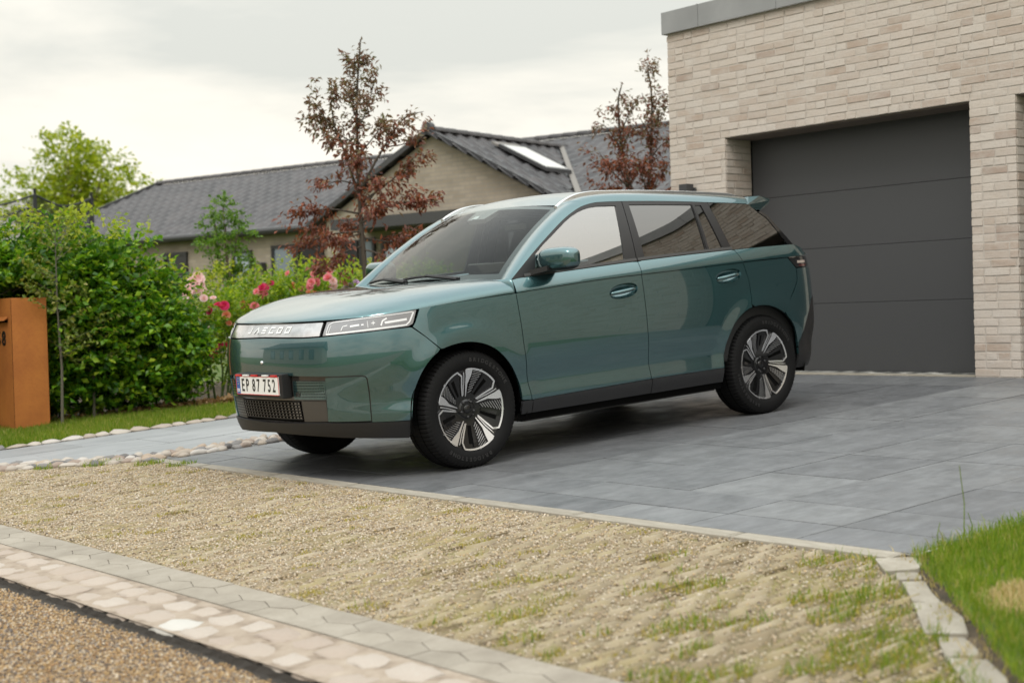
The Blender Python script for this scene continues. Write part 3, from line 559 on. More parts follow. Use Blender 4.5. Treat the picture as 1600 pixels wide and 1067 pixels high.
for row, (yy, dz) in enumerate(((-.17, .058), (.20, .0))): m.V += [(x, yy, z+dz) for x, z in zip(xs, zz_)]
m.V += [(x, -.17, z+.006) for x, z in zip(xs, zz_)]
m.F = [(i, i+1, 7+i, 6+i) for i in range(5)]+[(12+i, 13+i, i+1, i) for i in range(5)]; TILE = m.mesh('roof_tile', TILEM, smooth=False, angle=50)
TL = []
def tiles(P0, U, Sv, nu, ns, ok):
    """tiles from the eave corner P0, along U and up the slope Sv (unit vectors in the house frame)"""
    U, Sv = Vector(U), Vector(Sv); Nn = U.cross(Sv); R3 = Matrix((U, Sv, Nn)).transposed().to_4x4()
    for j in range(ns):
        for i in range(nu):
            p = Vector(P0)+U*(.15+.30*i)+Sv*(.17+.335*j)
            if ok(p.x, -p.y): TL.append((p+Nn*.004, R3))
cP, sP = math.cos(R_(26.6)), math.sin(R_(26.6)); cM, sM = math.cos(math.atan(PM)), math.sin(math.atan(PM)); nS_ = 13
in_g = lambda a, b: abs(a-GA) < GH+.05 and b < valley(a)-.05     # covered by the front gable
tiles(hp(A0, -.05, EZ), (1, 0, 0), (0, -cM, sM), int((A1-A0)/.3), nS_, lambda a, b: not in_g(a, b-.05))
tiles(hp(GA-GH-.05, 4.2, EZ), (0, 1, 0), (cP, 0, sP), 30, 9, lambda a, b: GB-.12 < b < valley(a)-.08 and a < GA)
tiles(hp(GA+GH+.05, GB-.12, EZ), (0, -1, 0), (-cP, 0, sP), 24, 9, lambda a, b: GB-.12 < b < valley(a)-.08 and a > GA)
Hm = Matrix.Translation((HQ.x, HQ.y, .30)) @ Matrix.Rotation(HA, 4, 'Z'); sc_ = []
for i, (p, R3) in enumerate(TL):
    q = seen(Hm @ p); sc_.append((1/q[2] if q and 0 < q[0] < 1045 and 150 < q[1] < 380 and not 560 < q[0] < 655 else 0, i))
vis = [i for s, i in sorted(sc_, reverse=True) if s > 0]; t3 = set(vis[:300]); Vs, Fs = [], []
for i, (p, R3) in enumerate(TL):
    if i in t3: o = obj('roof_tile', TILE, roofo); o.matrix_local = Matrix.Translation(p) @ R3
    else:
        n = len(Vs); Vs += [(p+(R3.to_3x3() @ v.co))[:] for v in TILE.vertices]; Fs += [tuple(k+n for k in f.vertices) for f in TILE.polygons]
obj('roof_tiles', mesh('roof_tiles', Vs, Fs, TILEM), roofo, kind='stuff')
RT = MB(); RT.lathe([(.070, -.18), (.085, -.18), (.074, .18), (.060, .18)], 8, 'y', 0, math.pi); RTM = RT.mesh('ridge_tile', TILEM, smooth=True)
k = A0+.18
while k < A1: obj('ridge_tile', RTM, roofo, hp(k, HB, RZ-.01), (0, 0, R_(90))); k += .33
k = GB-.10
while k < valley(GA)+.1: obj('ridge_tile', RTM, roofo, hp(GA, k+.18, GZ-.01)); k += .33
m = MB(); m.tube([hp(GA, GB-.14, GZ+.03), hp(GA, GB-.02, GZ+.03)], .10, 12); m.obj('ridge_end', ANTH, roofo)
for s in (-1, 1):
    m = MB(); a0_, a1_ = GA, GA+s*(GH+.12); m.prism([hp(a0_, GB-.14, GZ+.03), hp(a1_, GB-.14, EZ-.03), hp(a1_, GB-.14, EZ-.13), hp(a0_, GB-.14, GZ-.07)], (0, -.05, 0)); m.obj('barge_board', ANTH, house)
    m = MB(); q = [(GA+s*u, valley(GA+s*u), GZ-u*PH) for u in (0.05, GH)]; m.add([hp(q[0][0]-.05, q[0][1], q[0][2]+.035), hp(q[0][0]+.05, q[0][1], q[0][2]+.035), hp(q[1][0]+.06, q[1][1], q[1][2]+.035), hp(q[1][0]-.06, q[1][1], q[1][2]+.035)], [(0, 1, 2, 3)]); m.obj('valley_flashing', LEADM, house)
m = MB(); m.prism([hp(A1+.02, -.1, EZ-.0), hp(A1+.02, HB, RZ+.05), hp(A1+.02, 2*HB+.1, EZ), hp(A1+.02, 2*HB+.1, EZ-.15), hp(A1+.02, HB, RZ-.12), hp(A1+.02, -.1, EZ-.15)], (-.05, 0, 0)); m.obj('barge_board', ANTH, house)
m = MB(); m.tube([hp(GA+GH, -.10, EZ-.06), hp(A1, -.10, EZ-.06)], .065, 8); m.obj('gutter', ANTH, house); m = MB(); m.box(hp(GA+GH, -.06, EZ-.12), hp(A1, .11, EZ-.06)); m.obj('eaves_board', ANTH, house)
m = MB(); m.tube([hp(A0, -.10, EZ-.06), hp(GA-GH, -.10, EZ-.06)], .065, 8); m.obj('gutter', ANTH, house)
m = MB(); m.box(hp(GA-2.9, GB-.9, 2.10), hp(GA+1.5, GB, 2.28)); m.obj('canopy', ANTH, house)
# skylight in the gable roof that faces the drive
sk = lambda u, b, d: hp(GA-u*cP-d*sP*-1*0, b, GZ-u*sP+d)
def skq(u0, u1, b0, b1, d): return [(GA-u*cP, -b, GZ-u*sP+d) for u, b in ((u0, b0), (u0, b1), (u1, b1), (u1, b0))]
m = MB(); q0 = skq(.62, 1.70, .75, 1.50, .03); m.prism(q0, (0, 0, .06)); fr = m.obj('skylight', ANTH, house)
m = MB(); m.add(skq(.67, 1.65, .80, 1.45, .095), [(0, 1, 2, 3)]); m.obj('pane', prin('skylight_glass', (.75, .77, .78), .08, .9), fr)
m = MB(); m.prism(skq(.45, .60, .75, 1.50, .03), (0, 0, .04)); m.obj('flashing', LEADM, fr)
def hwin(a0, a1, z0, z1, b=.10, pane=True, mull=()):
    f = MB(); t_ = .06
    f.box(hp(a0, b-.05, z0), hp(a0+t_, b+.03, z1)); f.box(hp(a1-t_, b-.05, z0), hp(a1, b+.03, z1)); f.box(hp(a0+t_, b-.05, z1-t_), hp(a1-t_, b+.03, z1)); f.box(hp(a0+t_, b-.05, z0), hp(a1-t_, b+.03, z0+t_))
    for mm in mull: f.box(hp(mm-.03, b-.052, z0+t_), hp(mm+.03, b+.031, z1-t_))
    fo = f.obj('window', FRM, house); m = MB(); m.box(hp(a0+t_, b-.022, z0+t_), hp(a1-t_, b-.012, z1-t_)); m.obj('pane', WGL if pane else CURT, fo); m = MB(); m.box(hp(a0-.03, b-.07, z0-.05), hp(a1+.03, b, z0)); m.obj('sill', ANTH, fo)
hwin(-1.22, -.58, .05, 2.02); hwin(-1.90, -1.225, .0, 2.02, pane=False); hwin(-.05, .48, .9, 1.97); hwin(1.76, 2.44, .6, 2.03, pane=False)
hwin(-3.55, -3.20, 1.45, 2.0, b=GB-.001); hwin(-4.10, -3.70, 1.45, 2.0, b=GB-.001); hwin(-3.15, -2.75, .6, 1.98, b=GB-.001, pane=False); hwin(-9.6, -8.4, .6, 1.98)
m = MB(); m.tube([hp(-2.0, 3.2, RZ-.6), hp(-2.0, 3.2, RZ-.12)], .06, 10); m.tube([hp(-2.0, 3.2, RZ-.12), hp(-2.0, 3.2, RZ-.06)], .10, 10); m.obj('roof_vent', ANTH, house)
m = MB(); m.box(hp(-.42, -.05, 1.55), hp(-.27, .10, 1.72), .02); m.obj('house_lamp', ANTH, house)
# ------------------------------------------------------------------ house across the road, seen only in the paintwork
h2 = empty('house_across_road', (-17.5, 13, -.2), (0, 0, 0), 'low brick house with dark roof across the road, mirrored in the car nose', 'house')
m = MB(); m.box((-4, -10, 0), (4, 9, 2.6)); m.obj('wall', BRM, h2)
m = MB(); m.prism([(-4.4, -10.3, 2.5), (4.4, -10.3, 2.5), (0, -10.3, 4.6)], (0, 19.6, 0)); m.obj('roof', TILEM, h2)
for y in (-8, -5, -1.5, 2, 5.5):
    m = MB(); m.box((3.98, y, .7), (4.04, y+1.5, 2.1)); f = m.obj('window', FRM, h2); m = MB(); m.box((4.04, y+.08, .78), (4.05, y+1.42, 2.02)); m.obj('pane', WGL, f)
# ================================================================== the car: skins as functions, panels cut out of them
def smooth_poly(xs, ys):
    """natural cubic through points -> callable"""
    xs=np.array(xs,float); ys=np.array(ys,float); n=len(xs); h=np.diff(xs)
    A=np.eye(n); b=np.zeros(n)
    for i in range(1,n-1):
        A[i,i-1]=h[i-1]; A[i,i]=2*(h[i-1]+h[i]); A[i,i+1]=h[i]
        b[i]=6*((ys[i+1]-ys[i])/h[i]-(ys[i]-ys[i-1])/h[i-1])
    M=np.linalg.solve(A,b)
    def f(x):
        x=np.asarray(x,float); xc=np.clip(x,xs[0],xs[-1]); i=np.clip(np.searchsorted(xs,xc)-1,0,n-2)
        a=xs[i+1]-xc; c=xc-xs[i]; hh=h[i]
        y=(M[i]*a**3+M[i+1]*c**3)/(6*hh)+(ys[i]/hh-M[i]*hh/6)*a+(ys[i+1]/hh-M[i+1]*hh/6)*c
        s0=(ys[1]-ys[0])/h[0]-M[1]*h[0]/6-M[0]*h[0]/3; s1=(ys[-1]-ys[-2])/h[-1]+M[-2]*h[-1]/6+M[-1]*h[-1]/3
        return y+np.where(x<xs[0],(x-xs[0])*s0,0)+np.where(x>xs[-1],(x-xs[-1])*s1,0)
    return f
HW=.925                      # half width of the body at its widest
# plan outline of the near half, from the middle of the nose to the middle of the tail
def _plan():
    th=np.linspace(0,np.pi/2,400)
    FX,FA,FP,FQ=-.862,.64,2.75,2.3
    f=np.stack([FX+FA-FA*np.cos(th)**(2/FQ), -HW*np.sin(th)**(2/FP)],1)
    sd=np.stack([np.linspace(FX+FA,2.96,400), np.full(400,-HW)],1)
    RX,RA,RP,RQ=3.50,.555,3.1,2.3
    r=np.stack([RX-RA+RA*np.cos(th[::-1])**(2/RQ), -HW*np.sin(th[::-1])**(2/RP)],1)
    P=np.concatenate([f,sd[1:],r[1:]])
    ds=np.r_[0,np.cumsum(np.hypot(*np.diff(P,axis=0).T))]
    s=np.arange(0,ds[-1],.004)
    X=np.interp(s,ds,P[:,0]); Y=np.interp(s,ds,P[:,1])
    # extend by mirror for smoothing at the nose and tail
    k=np.exp(-np.linspace(-2.2,2.2,41)**2); k/=k.sum()
    Xm=np.r_[X[1:61][::-1],X,X[-61:-1][::-1]]; Ym=np.r_[-Y[1:61][::-1],Y,-Y[-61:-1][::-1]]
    X=np.convolve(Xm,k,'same')[60:-60]; Y=np.convolve(Ym,k,'same')[60:-60]
    s=np.r_[0,np.cumsum(np.hypot(np.diff(X),np.diff(Y)))]
    tx=np.gradient(X,s); ty=np.gradient(Y,s); L=np.hypot(tx,ty)
    return s,X,Y,ty/L,-tx/L   # normal outward: (ty,-tx) for front->side going -y
PS,PX,PY,PNX,PNY=_plan()
SMAX=PS[-1]
crease=smooth_poly([-.9,-.6,-.345,.31,.66,1.09,1.47,1.88,2.46,2.91,3.5],[.943,.952,.970,1.004,1.022,1.043,1.053,1.062,1.076,1.083,1.085])
belt_z=smooth_poly([-.3,.40,.97,1.47,2.39,3.02,3.5],[1.05,1.090,1.117,1.138,1.164,1.172,1.172])
_df=smooth_poly([.20,.24,.345,.40,.50,.60,.70,.80,.865,.905,.95],[-.12,-.075,-.028,-.018,-.006,0,0,-.010,-.028,-.052,-.080])
_ds=smooth_poly([.22,.27,.345,.40,.44,.50,.56,.62,.72,.80,.88,.95,1.03,1.10],[-.06,-.048,-.026,-.024,-.029,-.026,-.012,-.002,.004,.003,-.002,-.009,-.020,-.032])
_dr=smooth_poly([.22,.30,.45,.55,.66,.80,.95,1.05,1.15],[-.16,-.10,-.03,0,0,-.006,-.012,-.03,-.09])
def belt(s,z,off=0.0):
    """lower body skin: s along the plan outline from the nose (negative = far side), z height"""
    s=np.asarray(s,float); z=np.asarray(z,float); a=np.abs(s); sg=np.where(s<0,-1.,1.)
    x=np.interp(a,PS,PX); y=np.interp(a,PS,PY); nx=np.interp(a,PS,PNX); ny=np.interp(a,PS,PNY)
    wf=np.where(nx<0,nx*nx,0); wr=np.where(nx>0,nx*nx,0); ws=ny*ny
    zc=crease(x); zt=belt_z(x)
    t=(z-zc)/np.maximum(zt-zc,.02)
    up=-.014-.012*t-.027*np.clip(t,0,9)**1.7
    lo=_ds(z-(zc-1.03)*np.clip((z-.5)/.5,0,1))
    # flared wheel arches
    fl=0
    for wx in (0,2.62):
        r=np.hypot(x-wx,z-.345); q=np.clip((.56-r)/.13,0,1); fl=fl+.010*q*q*(3-2*q)
    side=np.where(t>0,up,lo+fl*np.clip((zc-z)/.15,0,1))
    d=wf*_df(z)+wr*_dr(z)+ws*side+off
    return np.stack([x+nx*d,(y+ny*d)*sg,z+0*x],-1)
def glass_side(x,z,off=0.0):
    x=np.asarray(x,float); z=np.asarray(z,float); t=z-1.09
    g=.872-.235*t-.215*t*t-.022*np.clip(x-1.9,0,9)**2-.03*np.clip(.9-x,0,9)**2*0
    n=.37
    return np.stack([x+0*z,-(g+off*.93),z+off*n+0*x],-1)
roof_edge=smooth_poly([.90,1.045,1.157,1.25,1.40,1.65,1.93,2.30,2.62,2.80,3.2],[1.500,1.536,1.571,1.588,1.600,1.601,1.592,1.575,1.555,1.538,1.500])
def roof(x,y,off=0.0):
    x=np.asarray(x,float); y=np.asarray(y,float)
    return np.stack([x+0*y,y+0*x,roof_edge(x)+.040*(1-(np.abs(y)/.60)**2.4)+off],-1)
BA,BXF=.64,-.795
def bonnet_R(x,y):
    xa=BXF+BA; p=2.85+4.1*np.clip((x+.6)/.9,0,1)
    return (np.abs(y)/.900)**p+(np.clip(xa-x,0,9)/BA)**2.3
bonnet_mid=smooth_poly([-.8,-.6,-.4,-.15,.1,.35],[1.035,1.06,1.078,1.096,1.106,1.112])
def bonnet(x,y,off=0.0):
    x=np.asarray(x,float); y=np.asarray(y,float)
    R=np.clip(bonnet_R(x,y),0,1); ze=crease(x)-.011; m=.6-.18*np.clip((x+.6)/.9,0,1)
    return np.stack([x+0*y,y+0*x,ze+(bonnet_mid(x)-ze)*(1-R)**m+off],-1)
def screen(u,v,off=0.0):
    """windscreen, u -1..1 across (far to near is +..-), v 0 bottom .. 1 top"""
    u=np.asarray(u,float); v=np.asarray(v,float)
    yb=.757*u; yt=.615*u
    xb=.39-.15*(1-u*u); xt=1.045-.075*(1-u*u)
    zb=1.075+.012*(1-u*u); zt=1.528+.034*(1-np.abs(u)**2.4)
    x=xb+(xt-xb)*v; y=yb+(yt-yb)*v; z=zb+(zt-zb)*v
    b=.030*4*v*(1-v)+off
    return np.stack([x-.55*b,y,z+.83*b],-1)
# ------------------------------------------------------------------ car materials
def glass(name, tint, gloss=1.0, f0=.045):
    m = bpy.data.materials.new(name); m.use_nodes = True; t = m.node_tree; t.nodes.clear()
    o = t.nodes.new('ShaderNodeOutputMaterial'); tr = t.nodes.new('ShaderNodeBsdfTransparent'); tr.inputs[0].default_value = (*tint, 1)
    gl = t.nodes.new('ShaderNodeBsdfGlossy'); gl.inputs['Roughness'].default_value = .005; gl.inputs[0].default_value = (gloss, gloss, gloss, 1)
    g = t.nodes.new('ShaderNodeNewGeometry'); d = t.nodes.new('ShaderNodeVectorMath'); d.operation = 'DOT_PRODUCT'
    t.links.new(g.outputs['Normal'], d.inputs[0]); t.links.new(g.outputs['Incoming'], d.inputs[1])
    c = mth('ABSOLUTE', d.outputs['Value'], tree=t); q = mth('POWER', mth('SUBTRACT', 1.0, c, tree=t), 5.0, tree=t)
    fac = mth('MULTIPLY_ADD', q, 1-f0, f0, tree=t)
    mx = t.nodes.new('ShaderNodeMixShader'); t.links.new(fac, mx.inputs[0]); t.links.new(tr.outputs[0], mx.inputs[1]); t.links.new(gl.outputs[0], mx.inputs[2])
    t.links.new(mx.outputs[0], o.inputs[0]); MATS[name] = m; return m
PAINT = prin('green_paint', (.040, .128, .128), .27, .82, Coat_Weight=1.0, Coat_Roughness=.010, Coat_IOR=1.85)
t = PAINT.node_tree; fl = noise(t, 900, 1, .5)
setcol(PAINT, cmix(t, fl, (.034, .104, .117), (.056, .146, .160)))
BLACKG = prin('gloss_black', (.012, .012, .013), .10, 0, Coat_Weight=.6, Coat_Roughness=.02)
STRIPM = prin('waist_strip', (.07, .07, .072), .35)
BLACKS = prin('satin_black_trim', (.020, .020, .022), .32)
PLAST = prin('black_plastic', (.011, .011, .012), .50)
SILV = prin('silver_rail', (.78, .79, .80), .18, .85)
GLW = glass('windscreen_glass', (.78, .84, .82), .72, .035)
GLF = glass('front_side_glass', (.45, .50, .48), 1.0, .36)
GLR = glass('privacy_glass', (.05, .052, .05), .9, .22)
RUB = prin('tyre_rubber', (.006, .006, .0065), .72, Specular_IOR_Level=.22)
bump(RUB, noise(RUB.node_tree, 160, 3), .15, .002)
RIMB = prin('rim_black', (.006, .006, .007), .25, .2, Coat_Weight=.3)
RIMS = prin('rim_machined', (.78, .78, .80), .24, .9)
CHROME = prin('badge_white', (.82, .83, .84), .2, .3)
MIRP = prin('light_bar_panel', (.52, .52, .53), .14, .75, Coat_Weight=.8, Coat_Roughness=.02)
t = MIRP.node_tree; v = noise(t, 7, 2, .5)
setcol(MIRP, ramp(t, v, [(.3, (.34, .34, .35)), (.5, (.56, .56, .57)), (.7, (.44, .42, .43))]))
HLD = prin('headlight_dark', (.22, .22, .23), .16, .6, Coat_Weight=1, Coat_Roughness=.01)
HLW = prin('headlight_guide', (.74, .75, .77), .15, .1, Coat_Weight=1, Coat_Roughness=.01)
BRNB = prin('grille_panel', (.045, .040, .038), .14, 0, Coat_Weight=.8, Coat_Roughness=.02)
SEAT = prin('seat_fabric', (.018, .018, .019), .8)
SEATL = prin('seat_light', (.07, .072, .07), .7)
PLW = prin('plate_white', (.78, .78, .77), .3); PLR = prin('plate_red', (.55, .03, .03), .35); PLB = prin('plate_blue', (.03, .10, .35), .35); INK = prin('plate_ink', (.012, .012, .012), .4)
REDL = prin('tail_lens', (.10, .012, .012), .1, 0, Coat_Weight=1)
# ------------------------------------------------------------------ panel cutter
def resample(P, h, closed=True):
    P = [np.array(p, float) for p in P]; Q = []
    for i in range(len(P) if closed else len(P)-1):
        a, b = P[i], P[(i+1) % len(P)]; n = max(1, int(math.ceil(np.linalg.norm(b-a)/h)))
        Q += [a+(b-a)*k/n for k in range(n)]
    if not closed: Q.append(P[-1])
    return np.array(Q)
def spline(P, n=6):
    """Catmull-Rom through an open list of points"""
    P = [np.array(p, float) for p in P]; Q = []
    for i in range(len(P)-1):
        p0 = P[i-1] if i else 2*P[0]-P[1]; p1, p2 = P[i], P[i+1]; p3 = P[i+2] if i+2 < len(P) else 2*P[-1]-P[-2]
        for k in range(n):
            u = k/n; Q.append(.5*((2*p1)+(p2-p0)*u+(2*p0-5*p1+4*p2-p3)*u*u+(3*p1-p0-3*p2+p3)*u**3))
    Q.append(P[-1]); return [tuple(q) for q in Q]
def fillet(P, idx, r, n=5):
    """round the corner P[idx] of a closed outline"""
    P = [np.array(p, float) for p in P]; a, b, c = P[idx-1], P[idx], P[(idx+1) % len(P)]
    d1 = (a-b)/np.linalg.norm(a-b); d2 = (c-b)/np.linalg.norm(c-b); q = [b+d1*r*(1-k/n)**2+d2*r*(k/n)**2 for k in range(n+1)]
    return [tuple(p) for p in P[:idx]]+[tuple(p) for p in q]+[tuple(p) for p in P[idx+1:]]
def surf_normals(surf, Q, off, out):
    e = 4e-4; a = surf(Q[:, 0]+e, Q[:, 1], off)-surf(Q[:, 0]-e, Q[:, 1], off); b = surf(Q[:, 0], Q[:, 1]+e, off)-surf(Q[:, 0], Q[:, 1]-e, off)
    n = np.cross(a, b); n /= np.maximum(np.linalg.norm(n, axis=1), 1e-12)[:, None]
    P = surf(Q[:, 0], Q[:, 1], off); sg = np.sign((n*out(P)).sum(1)); sg[sg == 0] = 1
    return P, n*sg[:, None]
def out_side(P): return np.stack([P[:, 0]-np.clip(P[:, 0], .2, 2.6), P[:, 1], 0*P[:, 2]], 1)
def out_up(P): return np.stack([0*P[:, 0], 0*P[:, 0], 0*P[:, 0]+1], 1)
def out_front(P): return np.stack([0*P[:, 0]-1, 0*P[:, 0], 0*P[:, 0]+.8], 1)
def panel_data(surf, outline, holes=(), h=.03, depth=.016, off=0.0, out=out_side, hb=None, pts_in=None):
    hb = hb or h*.6; loops = [resample(outline, hb)]+[resample(q, hb*.6) for q in holes]
    pts = np.concatenate(loops); edges = []; n0 = 0
    for l in loops:
        edges += [(n0+i, n0+(i+1) % len(l)) for i in range(len(l))]; n0 += len(l)
    lo, hi = loops[0].min(0), loops[0].max(0)
    gx, gy = np.meshgrid(np.arange(lo[0]+h/2, hi[0], h), np.arange(lo[1]+h/2, hi[1], h)); gx[1::2] += h*.5
    G = np.stack([gx.ravel(), gy.ravel()], 1); keep = inpoly(G, loops[0])
    for l in loops[1:]: keep &= ~inpoly(G, l)
    G = G[keep]
    if len(G):
        d = np.full(len(G), 9.)
        for k in range(0, len(pts), 400): d = np.minimum(d, np.sqrt(((G[:, None]-pts[None, k:k+400])**2).sum(2)).min(1))
        G = G[d > h*.42]
    A = np.concatenate([pts, G]) if len(G) else pts
    if pts_in is not None: A = np.concatenate([A, pts_in])
    r = delaunay_2d_cdt([Vector(p) for p in A.tolist()], edges, [], 1, 1e-6)
    Q = np.array([v[:] for v in r[0]]); T = np.array([list(f) for f in r[2]]); ce = Q[T].mean(1); ok = inpoly(ce, loops[0])
    for l in loops[1:]: ok &= ~inpoly(ce, l)
    T = T[ok].tolist()
    P, Nn = surf_normals(surf, Q, off, out)
    F = []
    for f in T:
        nn = np.cross(P[f[1]]-P[f[0]], P[f[2]]-P[f[0]]); F.append(f if nn @ Nn[f[0]] > 0 else f[::-1])
    if depth:
        cnt = {}
        for f in F:
            for i in range(len(f)):
                a, b = f[i], f[(i+1) % len(f)]; cnt[(a, b)] = 1
        be = [(a, b) for a, b in cnt if (b, a) not in cnt]; base = len(P); idx = {}; VP, VN = [], []
        for a, b in be:
            ed = P[b]-P[a]; nn = np.cross(ed, Nn[a]); nn /= max(np.linalg.norm(nn), 1e-9)
            for k in (a, b):
                if k not in idx: idx[k] = len(VP); VP += [P[k], P[k]-Nn[k]*depth]; VN += [nn, nn]
        F += [[base+idx[b], base+idx[a], base+idx[a]+1, base+idx[b]+1] for a, b in be]
        P = np.concatenate([P, np.array(VP)]); Nn = np.concatenate([Nn, np.array(VN)])
    return P, Nn, F
def panel(name, surf, outline, mat, parent, holes=(), mirror=True, label=None, extra=(), **kw):
    """near side part and, mirrored, the far side part; extra = further (surf, outline, holes) in the same part"""
    P, Nn, F = panel_data(surf, outline, holes, **kw)
    for (s2, o2, h2) in extra:
        p2, n2, f2 = panel_data(s2, o2, h2, **kw); F = F+[[i+len(P) for i in f] for f in f2]; P = np.concatenate([P, p2]); Nn = np.concatenate([Nn, n2])
    o = obj(name, mesh(name, P, F, mat, True, Nn), parent); r = [o]
    if mirror:
        k = np.array([1, -1, 1.]); r.append(obj(name, mesh(name, P*k, [f[::-1] for f in F], mat, True, Nn*k), mirror if not isinstance(mirror, bool) else parent))
    return r
def ribbon(name, surf, pts, w, mat, parent, off=.003, th=.004, mirror=False, tip=0):
    """a raised strip of width w along a polyline on a skin"""
    Q = resample(pts, .012, False); d = np.gradient(Q, axis=0); d /= np.maximum(np.linalg.norm(d, axis=1), 1e-9)[:, None]; nrm = np.stack([-d[:, 1], d[:, 0]], 1)
    A, B = Q+nrm*w/2, Q-nrm*w/2; n = len(Q); V = []
    for arr, o_ in ((A, off), (B, off), (B, off-th), (A, off-th)): V += surf(arr[:, 0], arr[:, 1], o_).tolist()
    F = []
    for i in range(n-1):
        for k in range(4):
            l = (k+1) % 4; F.append((k*n+i, k*n+i+1, l*n+i+1, l*n+i))
    F += [(0, n, 2*n, 3*n), (4*n-1, 3*n-1, 2*n-1, n-1)]
    r = []
    for sgn in ([1, -1] if mirror else [1]):
        m = MB(); m.add([(a, b*sgn, c) for a, b, c in V], F); r.append(m.obj(name, mat, parent, smooth=False))
    return r
# ------------------------------------------------------------------ the car itself
car = empty('parked_car', (0, 0, 0), (0, -SL, 0), 'green five door suv with black wheels parked on the grey slab drive', 'car')
C_ = lambda s: s-1.511                                    # plan length to x along the flank
dF = lambda z: float(np.interp(z, [.27, .35, .5, .7, .9, 1.0, 1.09], [1.987, 1.970, 1.943, 1.919, 1.908, 1.906, 1.907]))
dB = lambda z: float(np.interp(z, [.27, .35, .5, .7, .9, 1.05, 1.15], [3.017, 3.005, 2.988, 2.973, 2.969, 2.972, 2.977]))
dR = lambda z: float(np.interp(z, [.765, .85, .95, 1.05, 1.10, 1.16], [3.983, 3.994, 3.988, 3.963, 3.944, 3.914]))
zc = lambda s: float(crease(C_(s))); zb = lambda s: float(belt_z(C_(s)))
G2 = .0025                                                # half of a shut line
archF = spline([(1.076, .30), (1.080, .34), (1.088, .403), (1.110, .508), (1.151, .600), (1.212, .672), (1.288, .720), (1.382, .743), (1.494, .749), (1.605, .729), (1.702, .683), (1.786, .608), (1.848, .526), (1.882, .46), (1.892, .401), (1.898, .267)], 4)
archR = spline([(3.690, .27), (3.692, .33), (3.698, .422), (3.734, .554), (3.800, .660), (3.894, .728), (3.989, .760), (4.103, .766), (4.215, .746), (4.329, .692), (4.424, .606), (4.480, .497), (4.486, .395), (4.462, .288)], 4)
def cut(P, i0, i1): return P[i0:i1]
lineF = lambda z0, z1, n=14, d=0: [(dF(z)+d, z) for z in np.linspace(z0, z1, n)]
lineB = lambda z0, z1, n=14, d=0: [(dB(z)+d, z) for z in np.linspace(z0, z1, n)]
lineR = lambda z0, z1, n=10, d=0: [(dR(z)+d, z) for z in np.linspace(z0, z1, n)]
cre = lambda s0, s1, n=20, d=0: [(s, zc(s)+d) for s in np.linspace(s0, s1, n)]
bel = lambda s0, s1, n=20, d=0: [(s, zb(s)+d) for s in np.linspace(s0, s1, n)]
# front bumper skin, both sides in one piece
top = spline([(0, .848), (.2, .845), (.405, .842), (.559, .845), (.724, .852), (.852, .857), (.953, .862), (1.103, .866)], 4)
iA = min(range(len(archF)), key=lambda i: abs(archF[i][0]-1.285)); shut = [(1.118, .864), (1.199, .803)]
half = top+shut+[(1.283, .726)]+archF[3:iA][::-1]+[(1.079, .338), (.95, .341), (.843, .345), (.843, .528), (.838, .598), (.828, .612), (.806, .618), (.573, .621), (.286, .629), (0, .633)]
full = half[::-1]+[(-a, b) for a, b in half[1:-1]]
full = [(0, .633)]+half[::-1][1:]+[(-a, b) for a, b in half[1:-1]]
bumper = panel('front_bumper', belt, full, PAINT, car, mirror=False, h=.025)[0]
# pods and lower face
pod = [(.575, .613), (.804, .610), (.826, .604), (.832, .590), (.835, .528), (.836, .353), (.552, .357), (.560, .43), (.569, .578)]
panel('bumper_pod', belt, pod, PAINT, car, off=-.004, h=.03)
face = [(-.86, .33), (.86, .33), (.86, .645), (-.86, .645)]
grp = panel('grille_panel', belt, face, BRNB, car, mirror=False, off=-.022, depth=0, h=.04)[0]
for o in panel('dotted_plate', belt, [(.296, .488), (.556, .486), (.566, .592), (.302, .596)], PAINT, car, off=-.008, depth=.012):
    sg = -1 if o.data.vertices[0].co.y > 0 else 1; m = MB()
    for r in range(6):
        for c in range(20):
            s = sg*(.308+c*.0126+(r % 2)*.004); z = .502+r*.0165
            if r == 1 and c < 5: continue
            q = [belt(s+.0034*math.cos(a)*sg, z+.0034*math.sin(a), -.0072).tolist() for a in np.linspace(0, 2*math.pi, 7)[:-1]]; m.add(q, [tuple(range(6))])
    tag(m.obj('perforation', DARK, o), kind='stuff')
# lower grille: slats with small ticks
for k in range(7):
    z = .368+k*.0172; ribbon('grille_slat', belt, [(-.52, z), (-.3, z), (0, z), (.3, z), (.335, z)], .0045, PLAST, grp, off=-.012, th=.014)
m = MB()
for k in range(6):
    for c, s in enumerate(np.r_[np.linspace(-.50, .26, 21), .295, .325]):
        z = .3766+k*.0172; w = .0045+.006*abs((s+.1)/.42)**2*(.6+.4*(c % 2))
        m.add([belt(s+a, z+b, -.0105).tolist() for a, b in ((-w, -.004), (w, -.004), (w, .004), (-w, .004))], [(0, 1, 2, 3)])
tag(m.obj('grille_tick', prin('tick_grey', (.20, .19, .18), .3, .5), grp), kind='stuff')
panel('grille_backing', belt, [(-.55, .352), (.337, .352), (.337, .478), (-.55, .478)], DARK, car, mirror=False, off=-.020, depth=0)
for o in panel('blank_panel', belt, [(.345, .354), (.546, .357), (.552, .478), (.352, .478)], prin('blank_brown', (.06, .055, .05), .3), car, off=-.014, depth=.01): pass
# lower lip
lip = [(0, .340), (.286, .346), (.549, .349), (.843, .341), (.95, .337), (1.081, .333), (1.078, .30), (1.066, .233), (.79, .252), (.444, .270), (0, .280)]
panel('front_lip', belt, [(0, .340)]+lip[1:]+[(-a, b) for a, b in lip[1:-1]][::-1], PLAST, car, mirror=False, off=.002, h=.03)
